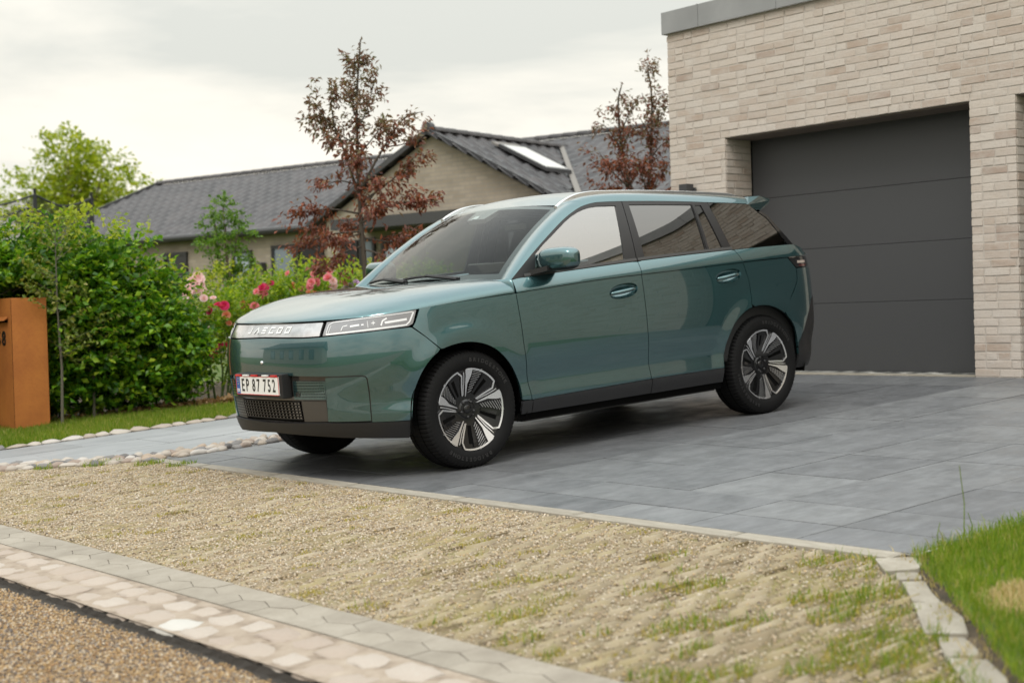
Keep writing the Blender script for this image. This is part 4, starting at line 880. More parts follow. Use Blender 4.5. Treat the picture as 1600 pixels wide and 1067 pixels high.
# light bar with the name, headlights
bar_t = [(0, .932), (.2, .930), (.4, .927), (.540, .927)]; bar_b = [(.535, .852), (.4, .850), (.2, .853), (0, .856)]
bh = bar_t+bar_b; bar = panel('light_bar', belt, bar_t+bar_b+[(-a, b) for a, b in bh[1:-1]][::-1], MIRP, car, mirror=False, off=-.010, depth=.01)[0]
slot = [(0, .945), (.5, .938), (.75, .948), (1.18, .975), (1.14, .885), (1.105, .862), (.75, .848), (.5, .838), (0, .842)]
panel('nose_backing', belt, slot+[(-a, b) for a, b in slot[1:-1]][::-1], DARK, car, mirror=False, off=-.022, depth=0, h=.05)
hl = [(.572, .928), (.749, .939), (.955, .952), (1.166, .962), (1.136, .894), (1.128, .884), (1.100, .874), (.852, .862), (.724, .857), (.562, .852)]
heads = panel('headlight', belt, hl, HLD, car, off=-.008, depth=.012)
for o, sg in zip(heads, (1, -1)):
    def rb(nm, pts, w, mat=HLW, of=-.0065, th=.003): ribbon(nm, belt, [(a*sg, b) for a, b in pts], w, mat, o, off=of, th=th)
    rb('light_guide', [(.586, .859), (.852, .8715), (1.090, .883), (1.113, .899), (1.146, .952)], .0085)
    rb('light_guide', [(.586, .859), (.592, .912), (.622, .925), (.905, .9405), (1.140, .9535)], .004)
    rb('light_guide', [(.600, .866), (.612, .908)], .003); rb('light_guide', [(.688, .876), (.697, .899), (.728, .904)], .0045)
    rb('lamp_bar', [(.747, .897), (.806, .9025)], .010); rb('lamp_bar', [(.819, .9015), (.834, .9025)], .008)
    rb('lamp_divider', [(.857, .921), (.861, .884)], .0025); rb('lamp_bar', [(.882, .907), (.905, .909)], .005); rb('lamp_bar', [(.893, .897), (.894, .919)], .004)
    rb('lamp_bar', [(.939, .890), (.951, .917), (.978, .929)], .0085); rb('lamp_bar', [(.963, .9045), (1.098, .9145)], .0125)
def stroke_letter(ch):
    Q = {'J': [((.75, 1), (.75, .12)), ((.82, .08), (.1, .08))], 'A': [((0, 0), (.5, 1)), ((.5, 1), (1, 0))], 'E': [((.05, .93), (1, .93)), ((.05, .5), (.9, .5)), ((.05, .07), (1, .07))],
         'C': [((.05, .93), (1, .93)), ((.1, 1), (.1, 0)), ((.05, .07), (1, .07))], 'O': [((.05, .93), (.95, .93)), ((.1, 1), (.1, 0)), ((.9, 1), (.9, 0)), ((.05, .07), (.95, .07))]}
    return Q[ch]
for i, ch in enumerate('JAECOO'):
    s0 = -.240+i*.0895; m = MB(); wl, hl_ = .052, .034
    for (a, b) in stroke_letter(ch):
        a, b = np.array(a), np.array(b); P = []
        for q in (a, b): P.append((s0+q[0]*wl+.22*q[1]*hl_, .877+q[1]*hl_))
        d = np.array(P[1])-np.array(P[0]); d /= np.linalg.norm(d); nn = np.array([-d[1], d[0]])*.0042; V = []
        for of in (-.0065, -.011):
            for e_, sgn in ((0, 1), (1, 1), (1, -1), (0, -1)):
                q = np.array(P[e_])+nn*sgn; V.append(belt(q[0], q[1], of).tolist())
        m.add(V, [(0, 1, 2, 3), (0, 4, 5, 1), (1, 5, 6, 2), (2, 6, 7, 3), (3, 7, 4, 0)])
    m.obj('letter', CHROME, bar)
m = MB(); c0 = belt(0, .704, .0); m.lathe([(.0, -.010), (.010, -.008), (.012, 0)], 14, 'y'); m.xf(Matrix.Translation(c0) @ Matrix.Rotation(R_(-90), 4, 'Z')); m.obj('nose_badge', SILV, car, smooth=True)
# number plate in its holder
def font_mesh(txt, size=1.0, bold=.0, ext=.0, sx=1.0, spacing=1.0, align='CENTER'):
    cu = bpy.data.curves.new('t', 'FONT'); cu.body = txt; cu.size = size; cu.offset = bold; cu.extrude = ext; cu.align_x = align; cu.align_y = 'CENTER'; cu.space_character = spacing; cu.resolution_u = 3
    o = bpy.data.objects.new('t', cu); COL.objects.link(o); dg = bpy.context.evaluated_depsgraph_get(); dg.update()
    me = bpy.data.meshes.new_from_object(o.evaluated_get(dg)); bpy.data.objects.remove(o)
    me.transform(Matrix.Diagonal((sx, 1, 1, 1))); return me
FRONT = Matrix(((0, 0, -1, 0), (-1, 0, 0, 0), (0, 1, 0, 0), (0, 0, 0, 1)))     # text plane facing the nose (-x)
SIDE = Matrix(((1, 0, 0, 0), (0, 0, -1, 0), (0, 1, 0, 0), (0, 0, 0, 1)))       # text plane facing -y
PX0, PZ0 = -.908, .572
pl = MB().box((PX0+.008, -.275, .497), (PX0+.075, .268, .642), .006).obj('plate_holder', PLAST, car)
plate = MB().box((PX0, -.252, .517), (PX0+.006, .252, .627), .002).obj('number_plate', PLW, pl)
m = MB(); a, b = .252, .0552
for (y0, y1, z0, z1) in ((-a, a, b-.003, b), (-a, a, -b, -b+.003), (-a, -a+.003, -b, b), (a-.003, a, -b, b)): m.box((PX0-.0015, y0, PZ0+z0), (PX0+.001, y1, PZ0+z1))
m.obj('plate_border', PLR, plate)
MB().box((PX0-.0008, .205, .521), (PX0+.002, .247, .623)).obj('plate_band', PLB, plate)
for k, yy in enumerate((-.20, -.10, .03, .13, .22)): MB().box((PX0-.006, yy-.03, .6275), (PX0+.008, yy+.03, .637), .001).obj('plate_clip', PLR if k % 2 == 0 else PLW, pl)
x0 = .168
for ch in 'EP 87 752':
    if ch == ' ': x0 -= .022; continue
    me = font_mesh(ch, .106, .0012, .0008, .68); me.materials.append(INK); me.transform(FRONT); obj('plate_character', me, plate, (PX0-.001, x0, PZ0-.002)); x0 -= .0535 if ch != '1' else .03
me = font_mesh('DK', .030, .0006, .0005, .8); me.materials.append(PLW); me.transform(FRONT); obj('plate_character', me, plate, (PX0-.0015, .226, .540))
me = font_mesh('* *\n*   *\n* *', .016, .0, .0005, .9); me.materials.append(prin('star_yellow', (.7, .55, .05), .4)); me.transform(FRONT); obj('plate_character', me, plate, (PX0-.0015, .226, .593))
me = font_mesh('EV', .03, .0012, .001, 1.25); me.materials.append(BLACKG); me.transform(FRONT); q = belt(.342, .517, -.006); obj('badge', me, car, tuple(q), (0, 0, R_(10)))
# ------------------------------------------------------------------ bonnet
def bon_edge(Rv, n1=60, n2=50):
    """a line of equal R on the bonnet, from the middle of the nose to the foot of the pillar"""
    E = []
    for y in np.linspace(0, .80, n1):
        x = BXF
        for _ in range(30):
            p = 2.85+4.1*min(max((x+.6)/.9, 0), 1); q = max(Rv-(y/.900)**p, 1e-4); x = .5*x+.5*(BXF+BA-BA*q**(1/2.3))
        E.append((x, -y))
    for x in np.linspace(E[-1][0]+.012, .388, n2):
        p = 2.85+4.1*min(max((x+.6)/.9, 0), 1); q = Rv-(max(BXF+BA-x, 0)/BA)**2.3; E.append((x, -.900*q**(1/p)))
    return E
edge = bon_edge(.996)
rear = spline([(.388, edge[-1][1]), (.366, -.845), (.330, -.745), (.268, -.45), (.215, -.2), (.200, 0)], 5)
hb_ = edge+rear[1:]
bon = hb_+[(a, -b) for a, b in hb_[1:-1]][::-1]
ri = np.concatenate([np.array(bon_edge(Rv, 44, 40))[:-3] for Rv in (.990, .98, .965, .945, .91, .865, .81)]); ri = ri[ri[:, 0] < .31]; ri = np.concatenate([ri, ri[ri[:, 1] < -.01]*np.array([1, -1])])
P, Nn, F = panel_data(bonnet, bon, (), h=.03, depth=.014, out=out_up, hb=.012, pts_in=ri)
obj('bonnet', mesh('bonnet', P, F, PAINT, True, Nn), car)
# ------------------------------------------------------------------ flank
iT = min(range(len(archF)), key=lambda i: abs(archF[i][0]-1.294))
fen = [(1.285+.006, .728)]+archF[iT+1:-6]+[(1.893, .360), (1.962, .3535)]+lineF(.36, zc(1.9)-.004, 14, -G2)+cre(1.89, 1.186, 18, -.004)+[(1.146, .892), (1.127, .868), (1.2045, .8045)]
panel('front_fender', belt, fen, PAINT, car, h=.025)
# fender shoulder in front of the door is part of the bonnet; doors: lower skin and shoulder skin
def handle_hole(sc, zc_, a=.127, b=.047): return [(sc+a*math.copysign(abs(math.cos(w))**.9, math.cos(w)), zc_+.012*math.cos(w)+b*math.copysign(abs(math.sin(w))**.85, math.sin(w))) for w in np.linspace(0, 2*math.pi, 40)[:-1]]
def door(name, l0, l1, low, hc):
    s0, s1 = l0(zc(3))+G2, l1(zc(3))-G2
    lower = low+[(l1(z)-G2, z) for z in np.linspace(low[-1][1]+.02, zc(s1)-.004, 14)]+cre(s1, s0, 24, -.004)+[(l0(z)+G2, z) for z in np.linspace(zc(s0)-.02, low[0][1]+.02, 14)]
    upper = [(l0(z)+G2, z) for z in np.linspace(zb(s0)-.004, zc(s0)+.002, 6)]+cre(s0, s1, 24, .0005)+[(l1(z)-G2, z) for z in np.linspace(zc(s1)+.012, zb(s1)-.004, 5)]+bel(l1(1.14)-G2, s0, 24, 0)[1:-1]
    hole = handle_hole(*hc)
    ds = panel(name, belt, lower, PAINT, car, holes=[hole], extra=[(belt, upper, ())], h=.025)
    for d, sg in zip(ds, (1, -1)):
        # recessed cup and pull bar
        V, F = [], []; n = len(hole); H = np.array(hole); c = H.mean(0)
        for k, (f, dep) in enumerate(((1, -.001), (.93, -.022), (.75, -.036), (.4, -.042), (0.02, -.043))):
            q = c+(H-c)*f; V += belt(q[:, 0]*sg, q[:, 1], dep).tolist()
        for k in range(4):
            for i in range(n): j = (i+1) % n; F.append((k*n+i, k*n+j, (k+1)*n+j, (k+1)*n+i))
        m = MB(); m.add(V, F); m.obj('handle_cup', PAINT, d, smooth=True)
        m = MB(); A = np.linspace(-1, 1, 17); pts = [belt((hc[0]+a_*.115)*sg, hc[1]+a_*.010-.001, .020-.030*abs(a_)**3).tolist() for a_ in A]
        m.tube(pts, [.0135*(1-.55*abs(a_)**4) for a_ in A], 10, True, 1.0); m.obj('handle', PAINT, d, smooth=True)
    return ds
lowF = [(s, float(np.interp(s, [1.9, 2.0, 3.0, 3.7], [.352, .353, .369, .370]))) for s in np.linspace(dF(.355)+G2, dB(.37)-G2, 20)]
fdoors = door('front_door', dF, dB, lowF, (2.792, .957))
iR = min(range(len(archR)), key=lambda i: abs(archR[i][1]-.375) if archR[i][0] < 4 else 9); jR = min(range(len(archR)), key=lambda i: abs(archR[i][0]-3.978))
lowR = [(s, .369) for s in np.linspace(dB(.37)+G2, 3.690, 14)]+archR[iR:jR+1]
rdoors = door('rear_door', dB, dR, lowR, (3.790, .988))
# rear quarter
kq = min(range(len(archR)), key=lambda i: abs(archR[i][0]-4.325))
q_low = archR[jR+1:kq+1]+[(4.444, .839), (4.498, .91), (4.508, 1.0), (4.440, 1.068), (4.435, zc(4.43)-.006)]+cre(4.42, dR(1.07), 14, -.004)+lineR(1.06, .78, 10, G2)
panel('rear_quarter', belt, q_low, PAINT, car, extra=[(belt, [(dR(1.10)+.008+G2, zc(4)+.002)]+cre(3.99, 4.50, 14, .002)+[(4.60, 1.087), (4.68, 1.092), (4.70, 1.115), (4.66, 1.146), (4.58, 1.165)]+bel(4.53, dR(1.165)+G2, 14, 0)+lineR(1.15, 1.09, 4, G2), ())], h=.025)
dk = [(4.484, .36), (4.484, .42), (4.500, .455), (4.597, .622), (4.680, .755), (4.80, .80), (SMAX-.3, .80)]
rb_ = archR[kq+1:-3]+[(4.486, .43), (4.500, .462), (4.597, .629), (4.680, .762), (4.80, .807), (SMAX, .807), (SMAX, 1.0), (4.75, 1.0), (4.516, 1.0), (4.506, .91), (4.452, .836), (4.332, .708)]
panel('rear_bumper', belt, rb_, PAINT, car, h=.03)
panel('rear_lower_trim', belt, [(4.462, .29), (4.486, .40), (4.500, .452), (4.597, .622), (4.680, .755), (4.80, .80), (SMAX, .80), (SMAX, .30), (4.8, .29)], PLAST, car, off=.001, h=.03)
tl = panel('tail_light', belt, [(4.446, 1.072), (4.516, 1.006), (4.75, 1.006), (SMAX, 1.006), (SMAX, 1.080), (4.75, 1.080), (4.520, 1.080)], BLACKG, car, off=-.003)
for o, sg in zip(tl, (1, -1)):
    ribbon('lamp_bar', belt, [(4.56*sg, 1.020), (4.66*sg, 1.020)], .012, REDL, o, off=-.001, th=.004); ribbon('lamp_bar', belt, [(4.54*sg, 1.045), (4.66*sg, 1.045)], .018, prin('tail_clear', (.5, .42, .38), .2, .3), o, off=-.001, th=.004)
# sill trim with its shut lines
for a, b, z0, z1 in ((1.893, dF(.31)-G2, .349, .349), (dF(.31)+G2, dB(.32)-G2, .350, .365), (dB(.32)+G2, 3.692, .366, .366)):
    panel('sill_trim', belt, [(a, .270), (b, .272), (b, z1), (a, z0)], BLACKS, car, off=.002, h=.04)
panel('sill_underside', belt, [(1.88, .225), (3.70, .225), (3.70, .274), (1.88, .274)], DARK, car, off=-.02, depth=0)
# ------------------------------------------------------------------ greenhouse
KX = lambda P: [(x-.057*max(z-1.09, 0), z) for x, z in P]
dlo_top = KX(spline([(.396, 1.091), (.52, 1.174), (.65, 1.258), (.79, 1.342), (.927, 1.419), (1.010, 1.460), (1.079, 1.489), (1.137, 1.510), (1.197, 1.525), (1.260, 1.535), (1.33, 1.540), (1.531, 1.539), (1.85, 1.530), (2.181, 1.515), (2.332, 1.506), (2.55, 1.495), (2.757, 1.481)], 4))
bz = lambda x: float(belt_z(x))
bb = lambda a, b, n=12, d=0: [(x, bz(x)+d) for x in np.linspace(a, b, n)]
spl = lambda z: float(np.interp(z, [1.13, 1.54], [1.474, 1.504])); cpl = lambda z: float(np.interp(z, [1.16, 1.51], [2.408, 2.311]))
gF = KX([(.640, 1.231), (.727, 1.287), (.863, 1.362), (.975, 1.424), (1.050, 1.458), (1.112, 1.481), (1.170, 1.497), (1.225, 1.508), (1.30, 1.514), (1.459, 1.512), (1.371, 1.155), (.972, 1.139), (.60, 1.124)])
gR = KX([(1.581, 1.514), (1.85, 1.506), (2.169, 1.493), (2.149, 1.181), (1.85, 1.170), (1.555, 1.160)])
gQ = KX([(2.199, 1.491), (2.262, 1.488), (2.323, 1.181), (2.184, 1.180)])
gR = fillet(gR, 5, .012); 
iS = min(range(len(dlo_top)), key=lambda i: abs(dlo_top[i][0]-1.503)); iC = min(range(len(dlo_top)), key=lambda i: abs(dlo_top[i][0]-2.313))
frA = dlo_top[:iS]+[(spl(1.538)-.003, 1.5385)]+[(spl(z)-.003, z) for z in np.linspace(1.5, 1.16, 8)]+bb(spl(1.14)-.003, .41, 20, .001)
frB = [(spl(1.538)+.003, 1.5385)]+dlo_top[iS+1:iC]+[(cpl(1.505)-.002, 1.506)]+[(cpl(z)-.002, z) for z in np.linspace(1.48, 1.19, 7)]+bb(cpl(1.165)-.002, spl(1.14)+.003, 16, .001)+[(spl(z)+.003, z) for z in np.linspace(1.17, 1.5, 8)]
panel('window_frame', glass_side, frA, BLACKS, fdoors[0], holes=[gF], mirror=fdoors[1], off=.0, depth=.012, h=.03)
panel('window_frame', glass_side, frB, BLACKS, rdoors[0], holes=[gR, gQ], mirror=rdoors[1], off=.0, depth=.012, h=.03)
def inset(P, k=-.004):
    P = np.array(P); c = P.mean(0); return [tuple(c+(p-c)*(1-k/np.linalg.norm(p-c))) for p in P]
panel('window_glass', glass_side, inset(gF), GLF, fdoors[0], mirror=fdoors[1], off=-.006, depth=0, h=.04)
panel('window_glass', glass_side, inset(gR), GLR, rdoors[0], mirror=rdoors[1], off=-.006, depth=0, h=.04)
panel('window_glass', glass_side, inset(gQ), GLR, rdoors[0], mirror=rdoors[1], off=-.006, depth=0, h=.04)
ribbon('waist_strip', glass_side, [(x, bz(x)+.012) for x in np.linspace(.50, 1.470, 20)], .017, STRIPM, fdoors[0], off=.006, th=.008)
ribbon('waist_strip', glass_side, [(x, bz(x)+.012) for x in np.linspace(1.482, 2.408, 20)], .017, STRIPM, rdoors[0], off=.006, th=.008)
ribbon('window_divider', glass_side, KX([(2.183, 1.494), (2.167, 1.178)]), .020, BLACKS, rdoors[0], off=.003, th=.006)
iD = min(range(len(dlo_top)), key=lambda i: abs(dlo_top[i][0]-2.335))
gD = [(cpl(1.505)+.003, 1.505)]+dlo_top[iD:-1]+KX([(2.757, 1.480), (2.831, 1.417), (2.905, 1.364), (2.965, 1.275), (3.025, 1.176)])+bb(3.0, cpl(1.17)+.003, 10, .003)
panel('quarter_glass', glass_side, gD, GLR, car, off=-.002, depth=.004, h=.03)
gDb = KX([(2.831, 1.419), (2.90, 1.375), (2.965, 1.280), (3.030, 1.176), (3.095, 1.172), (2.99, 1.30), (2.92, 1.395), (2.86, 1.425)])
panel('rear_pillar_trim', glass_side, gDb, BLACKG, car, off=.002, depth=.02)
# roof edge and windscreen pillar: strips between the window line and the roof
O_ = [glass_side(np.array(a), np.array(b), .002) for a, b in dlo_top]
def innerpt(k):
    x, z = dlo_top[k]
    if x < 1.20:
        v = (x-.396)/(1.20-.396); return screen(np.array(-1.0), np.array(min(max(v, 0)**.96, 1)))
    xr = 1.045+(x-1.20)*(2.80-1.045)/(2.733-1.20); return roof(np.array(xr), np.array(-.605))
I_ = [innerpt(k) for k in range(len(dlo_top))]
O_, I_ = np.array(O_), np.array(I_); nS = 9; V = []; Nm = len(O_)
for k in range(Nm):
    a, b = O_[k], I_[k]; tdir = O_[min(k+1, Nm-1)]-O_[max(k-1, 0)]; w = np.cross(tdir, b-a); w /= np.linalg.norm(w); 
    if w[2] < 0: w = -w
    bul = .16*np.linalg.norm(b-a)
    for j in range(nS):
        u = j/(nS-1); V.append(a+(b-a)*u+w*bul*4*u*(1-u)*(1-.3*u))
V = np.array(V).reshape(Nm, nS, 3)
def grid_mesh(name, V, mat, parent, up=(0, 0, 1), mirror=True):
    n, m_ = V.shape[:2]; du = np.gradient(V, axis=0); dv = np.gradient(V, axis=1); nn = np.cross(du, dv); nn /= np.maximum(np.linalg.norm(nn, axis=2), 1e-9)[..., None]
    sg = 1 if (nn.reshape(-1, 3)@np.array(up)).sum() > 0 else -1; nn = nn*sg; F = []
    for i in range(n-1):
        for j in range(m_-1):
            f = (i*m_+j, (i+1)*m_+j, (i+1)*m_+j+1, i*m_+j+1); F.append(f if sg > 0 else f[::-1])
    r = [obj(name, mesh(name, V.reshape(-1, 3), F, mat, True, nn.reshape(-1, 3)), parent)]
    if mirror:
        k = np.array([1, -1, 1.]); r.append(obj(name, mesh(name, V.reshape(-1, 3)*k, [f[::-1] for f in F], mat, True, nn.reshape(-1, 3)*k), parent))
    return r
grid_mesh('roof_side', V, PAINT, car, (0, -.6, 1))
# base of the pillar, between bonnet, screen and door
row0 = V[0]; row1 = np.array([bonnet(np.array(.390-.056*u), np.array(-.8996+.157*u))+np.array([0, 0, -.001]) for u in np.linspace(0, 1, nS)])
grid_mesh('pillar_foot', np.array([row0*(1-v)+row1*v+np.array([0, -.006, .004])*4*v*(1-v) for v in np.linspace(0, 1, 9)]), PAINT, car, (0, -.4, 1))
# roof skin
Yr = np.linspace(-.607, .607, 33); rows = []
for v in np.linspace(0, 1, 50):
    row = []
    for y in Yr:
        u = y/.615; x0_ = float(screen(np.array(u), np.array(1.0))[0])+.004; x1_ = 2.86+.10*(1-(y/.607)**2); row.append(roof(np.array(x0_+(x1_-x0_)*v), np.array(y)).tolist())
    rows.append(row)
grid_mesh('roof', np.array(rows), PAINT, car, (0, 0, 1), mirror=False)
# windscreen and its black border
U = np.linspace(-1, 1, 41); Vv = np.linspace(0, 1, 21)
ws = grid_mesh('windscreen', np.array([[screen(np.array(u), np.array(v)) for u in U] for v in Vv]), GLW, car, (-1, 0, 1), mirror=False)[0]
def sp(a, b, off=0.0): return screen(a, b, off)
bo = [(-.995, .004), (.995, .004), (.995, .995), (-.995, .995)]; bi = [(-.945, .10), (.945, .10), (.94, .95), (.2, .965), (.15, .83), (-.15, .83), (-.2, .965), (-.94, .95)]
panel('windscreen_border', sp, bo, BLACKG, ws, holes=[bi], mirror=False, off=-.004, depth=0, out=out_front, h=.05, hb=.03)
panel('camera_cover', sp, [(-.14, .83), (.14, .83), (.17, .965), (-.17, .965)], prin('cover_grey', (.16, .15, .15), .5), ws, mirror=False, off=-.006, depth=.03, out=out_front, h=.05)
panel('camera_window', sp, [(-.02, .84), (.09, .84), (.07, .885), (0, .885)], prin('camera_pale', (.55, .57, .58), .2), ws, mirror=False, off=-.002, depth=.0, out=out_front, h=.05)
m = MB(); m.add([(.2, 0, 1.04)], [])
cow = np.array([[np.array([float(screen(np.array(u), np.array(0.0))[0])+d*.12-.10, .80*u, 1.072+.02*d-.01*(1-d)]) for u in np.linspace(-1, 1, 25)] for d in np.linspace(0, 1, 4)])
grid_mesh('cowl', cow, PLAST, car, (0, 0, 1), mirror=False)
for (u0, u1, v0, v1) in ((-.62, .10, .035, .075), (.02, .80, .03, .075)):
    m = MB(); pts = [screen(np.array(u0+(u1-u0)*k), np.array(v0+(v1-v0)*math.sin(k*2.6)), .016).tolist() for k in np.linspace(0, 1, 14)]
    m.tube(pts, [.009]*14, 6); w = m.obj('wiper', PLAST, car)
    m = MB(); pts = [screen(np.array(u0+(u1-u0)*k*.55), np.array(v0-.02+.05*k), .028).tolist() for k in np.linspace(0, 1, 8)]; m.tube(pts, [.011]*8, 6); m.obj('wiper_arm', PLAST, w)
# rails
for sg in (1, -1):
    P = spline([(1.020, -.612, 1.531), (1.075, -.606, 1.562), (1.157, -.602, 1.594), (1.24, -.600, 1.612), (1.361, -.600, 1.622), (1.60, -.600, 1.620), (1.925, -.600, 1.611), (2.30, -.600, 1.594), (2.622, -.600, 1.575), (2.72, -.600, 1.562), (2.80, -.602, 1.535)], 5)
    m = MB(); n = len(P); V = []; F = []
    for i, p in enumerate(P):
        fr = min(1, i/10, (n-1-i)/8); w_ = .017; dep = .016+.014*fr; x, y, z = p
        V += [(x, (y-w_)*sg, z-.004), (x, (y-w_*.6)*sg, z), (x, (y+w_*.6)*sg, z), (x, (y+w_)*sg, z-.004), (x, (y+w_)*sg, z-dep), (x, (y-w_)*sg, z-dep)]
    for i in range(n-1):
        for k in range(6): F.append((i*6+k, i*6+(k+1) % 6, (i+1)*6+(k+1) % 6, (i+1)*6+k))
    m.add(V, F+[(0, 1, 2, 3, 4, 5), tuple(range((n-1)*6, n*6))]); m.obj('roof_rail', SILV, car, angle=35)
# spoiler, tailgate, rear glass
sp_ = []
for u in np.linspace(-1, 1, 25):
    y = .60*u; xe = 3.165-.03*u*u; zt_ = 1.520+.010*(1-u*u)
    sp_.append([(2.80-.02*u*u, y*1.03, float(roof(np.array(2.80), np.array(abs(y)))[2])+.001), (3.0, y*1.02, zt_+.020), (xe, y*.97, zt_), (xe+.012, y*.97, zt_-.014), (xe-.015, y*.97, zt_-.045), (3.02, y*1.0, 1.44)])
grid_mesh('spoiler', np.array(sp_), PAINT, car, (0, 0, 1), mirror=False)
m = MB(); m.add([(2.80, -.62, 1.535), (3.0, -.612, 1.540), (3.135, -.583, 1.520), (3.147, -.583, 1.506), (3.12, -.583, 1.475), (3.02, -.60, 1.44), (2.965, -.635, 1.425), (2.79, -.675, 1.478)], [tuple(range(8))]); m.obj('spoiler_end', PAINT, car)
m = MB(); m.add([(x, -y, z) for x, y, z in m.V], [])
m = MB(); m.add([(2.80, .62, 1.535), (3.0, .612, 1.540), (3.135, .583, 1.520), (3.147, .583, 1.506), (3.12, .583, 1.475), (3.02, .60, 1.44), (2.965, .635, 1.425), (2.79, .675, 1.478)], [tuple(range(8))]); m.obj('spoiler_end', PAINT, car)
tg = np.array([[np.array([(2.93+.12*(1-u*u))*(1-v)+(3.10+.16*(1-u*u))*v, (.66*(1-v)+.80*v)*u, 1.44*(1-v)+1.165*v]) for u in np.linspace(-1, 1, 25)] for v in np.linspace(0, 1, 10)])
grid_mesh('rear_glass', tg, BLACKG, car, (1, 0, .6), mirror=False)
tgl = np.array([[np.array([(3.10+.16*(1-u*u))*(1-v)+(3.31+.02*(1-u*u))*v, (.80*(1-v)+.78*v)*u, 1.166*(1-v)+1.085*v]) for u in np.linspace(-1, 1, 25)] for v in np.linspace(0, 1, 8)])
grid_mesh('tailgate', tgl, PAINT, car, (1, 0, 1), mirror=False)
# ------------------------------------------------------------------ mirrors
for sg in (1, -1):
    bm = bmesh.new(); bmesh.ops.create_uvsphere(bm, u_segments=40, v_segments=24, radius=1)
    for v in bm.verts:
        x, y, z = v.co; k = .52
        x, y, z = [math.copysign(abs(q)**k, q) for q in (x, y, z)]; L_ = 1/max(1e-6, (abs(x)**3.2+abs(y)**3.2+abs(z)**3.2)**(1/3.2)); x, y, z = x*L_, y*L_, z*L_
        t_ = (y+1)/2                                     # 0 outer, 1 inner
        zz = z*(.072+.008*t_) if z > 0 else z*(.074-.010*t_)
        v.co = ((.695+x*.080*(1-.15*(1-t_))+(1-t_)*.02)+0.0, (-.972+y*.146)*sg, 1.184+zz+.010*(1-t_))
    bm.normal_update(); me = bpy.data.meshes.new('mirror'); bm.to_mesh(me); bm.free(); me.materials.append(PAINT); me.materials.append(PLAST)
    for p_ in me.polygons:
        c = p_.center; p_.use_smooth = True
        if c.z < 1.143+.05*(c.x-.70): p_.material_index = 1
    mir = obj('mirror', me, fdoors[0 if sg == 1 else 1])
    m = MB(); m.prism([(.53, -.850*sg, 1.100), (.76, -.850*sg, 1.112), (.75, -.95*sg, 1.130), (.62, -.95*sg, 1.126)], (0, 0, .030)); m.obj('mirror_arm', PLAST, mir)
# ------------------------------------------------------------------ wheels
def tyre_bm():
    R0, w = .352, .118; prof = []
    # half profile from inner bead to outer bead, y = along the axle (outer side is -y)
    pts = [(.232, .088), (.250, .104), (.285, .117), (.318, .113), (.338, .102), (.3475, .086), (.3505, .05), (.352, 0), (.3505, -.05), (.3475, -.086), (.338, -.102), (.318, -.113), (.285, -.117), (.262, -.110), (.250, -.104), (.240, -.094), (.232, -.088)]
    seg = 400; V = []; F = []; n = len(pts)
    for i in range(seg):
        a = 2*math.pi*i/seg; lug = (i % 5) < 4
        for k, (r, y) in enumerate(pts):
            if not lug and k in (5, 9): r -= .008
            if not lug and k in (4, 10): r -= .006
            if not lug and k in (6, 8): r -= .005
            V.append((r*math.cos(a), y, r*math.sin(a)))
    for i in range(seg):
        j = (i+1) % seg
        for k in range(n-1): F.append((i*n+k, j*n+k, j*n+k+1, i*n+k+1))
    return V, F
V_, F_ = tyre_bm(); TY = mesh('tyre', V_, F_, RUB)
bm = bmesh.new(); bm.from_mesh(TY); bmesh.ops.recalc_face_normals(bm, faces=bm.faces[:]); bm.to_mesh(TY); bm.free(); TY.polygons.foreach_set('use_smooth', [True]*len(TY.polygons)); TY.set_sharp_from_angle(angle=R_(28))
# grooves round the tread
GRV = MB()
for y in (-.042, .0, .042): GRV.lathe([(.3512, y-.005), (.3522, y), (.3512, y+.005)], 96)
GRV = GRV.mesh('tread_groove', DARK)
dish = MB().lathe([(.0, -.064), (.048, -.065), (.058, -.058), (.085, -.058), (.150, -.072), (.205, -.088), (.228, -.090), (.243, -.094), (.243, .08), (.20, .08)], 90).mesh('rim', RIMB, angle=30)
def dishy(r): return float(np.interp(r, [0, .05, .06, .085, .15, .205, .228, .243], [-.064, -.065, -.058, -.058, -.072, -.088, -.090, -.094]))
def flat_piece(poly, lift, th=.006):
    """polygon in polar (r, degrees) lying on the dish"""
    n = len(poly); V = [];
    for of in (-lift, -lift+th):
        for r, a in poly: V.append((r*math.cos(R_(a)), dishy(r)+of, r*math.sin(R_(a))))
    return V, [tuple(range(n))]+[(i, (i+1) % n, n+(i+1) % n, n+i) for i in range(n)]
def strip_piece(pts, w, lift, th=.006):
    P = [np.array((r*math.cos(R_(a)), r*math.sin(R_(a)))) for r, a in pts]; Q = resample(P, .012, False); d = np.gradient(Q, axis=0); d /= np.linalg.norm(d, axis=1)[:, None]
    nn = np.stack([-d[:, 1], d[:, 0]], 1); ww = np.interp(np.linspace(0, 1, len(Q)), np.linspace(0, 1, len(w)), w) if hasattr(w, '__len__') else np.full(len(Q), w)
    V, F = [], []; n = len(Q)
    for i in range(n):
        for (sgn, of) in ((1, -lift), (-1, -lift), (-1, -lift+th), (1, -lift+th)):
            q = Q[i]+nn[i]*sgn*ww[i]/2; r = np.hypot(*q); V.append((q[0], dishy(r)+of, q[1]))
    for i in range(n-1):
        for k in range(4): F.append((i*4+k, i*4+(k+1) % 4, (i+1)*4+(k+1) % 4, (i+1)*4+k))
    return V, F+[(0, 1, 2, 3), tuple(range((n-1)*4, n*4))]
silver, fins, slots, body = [], [], [], []
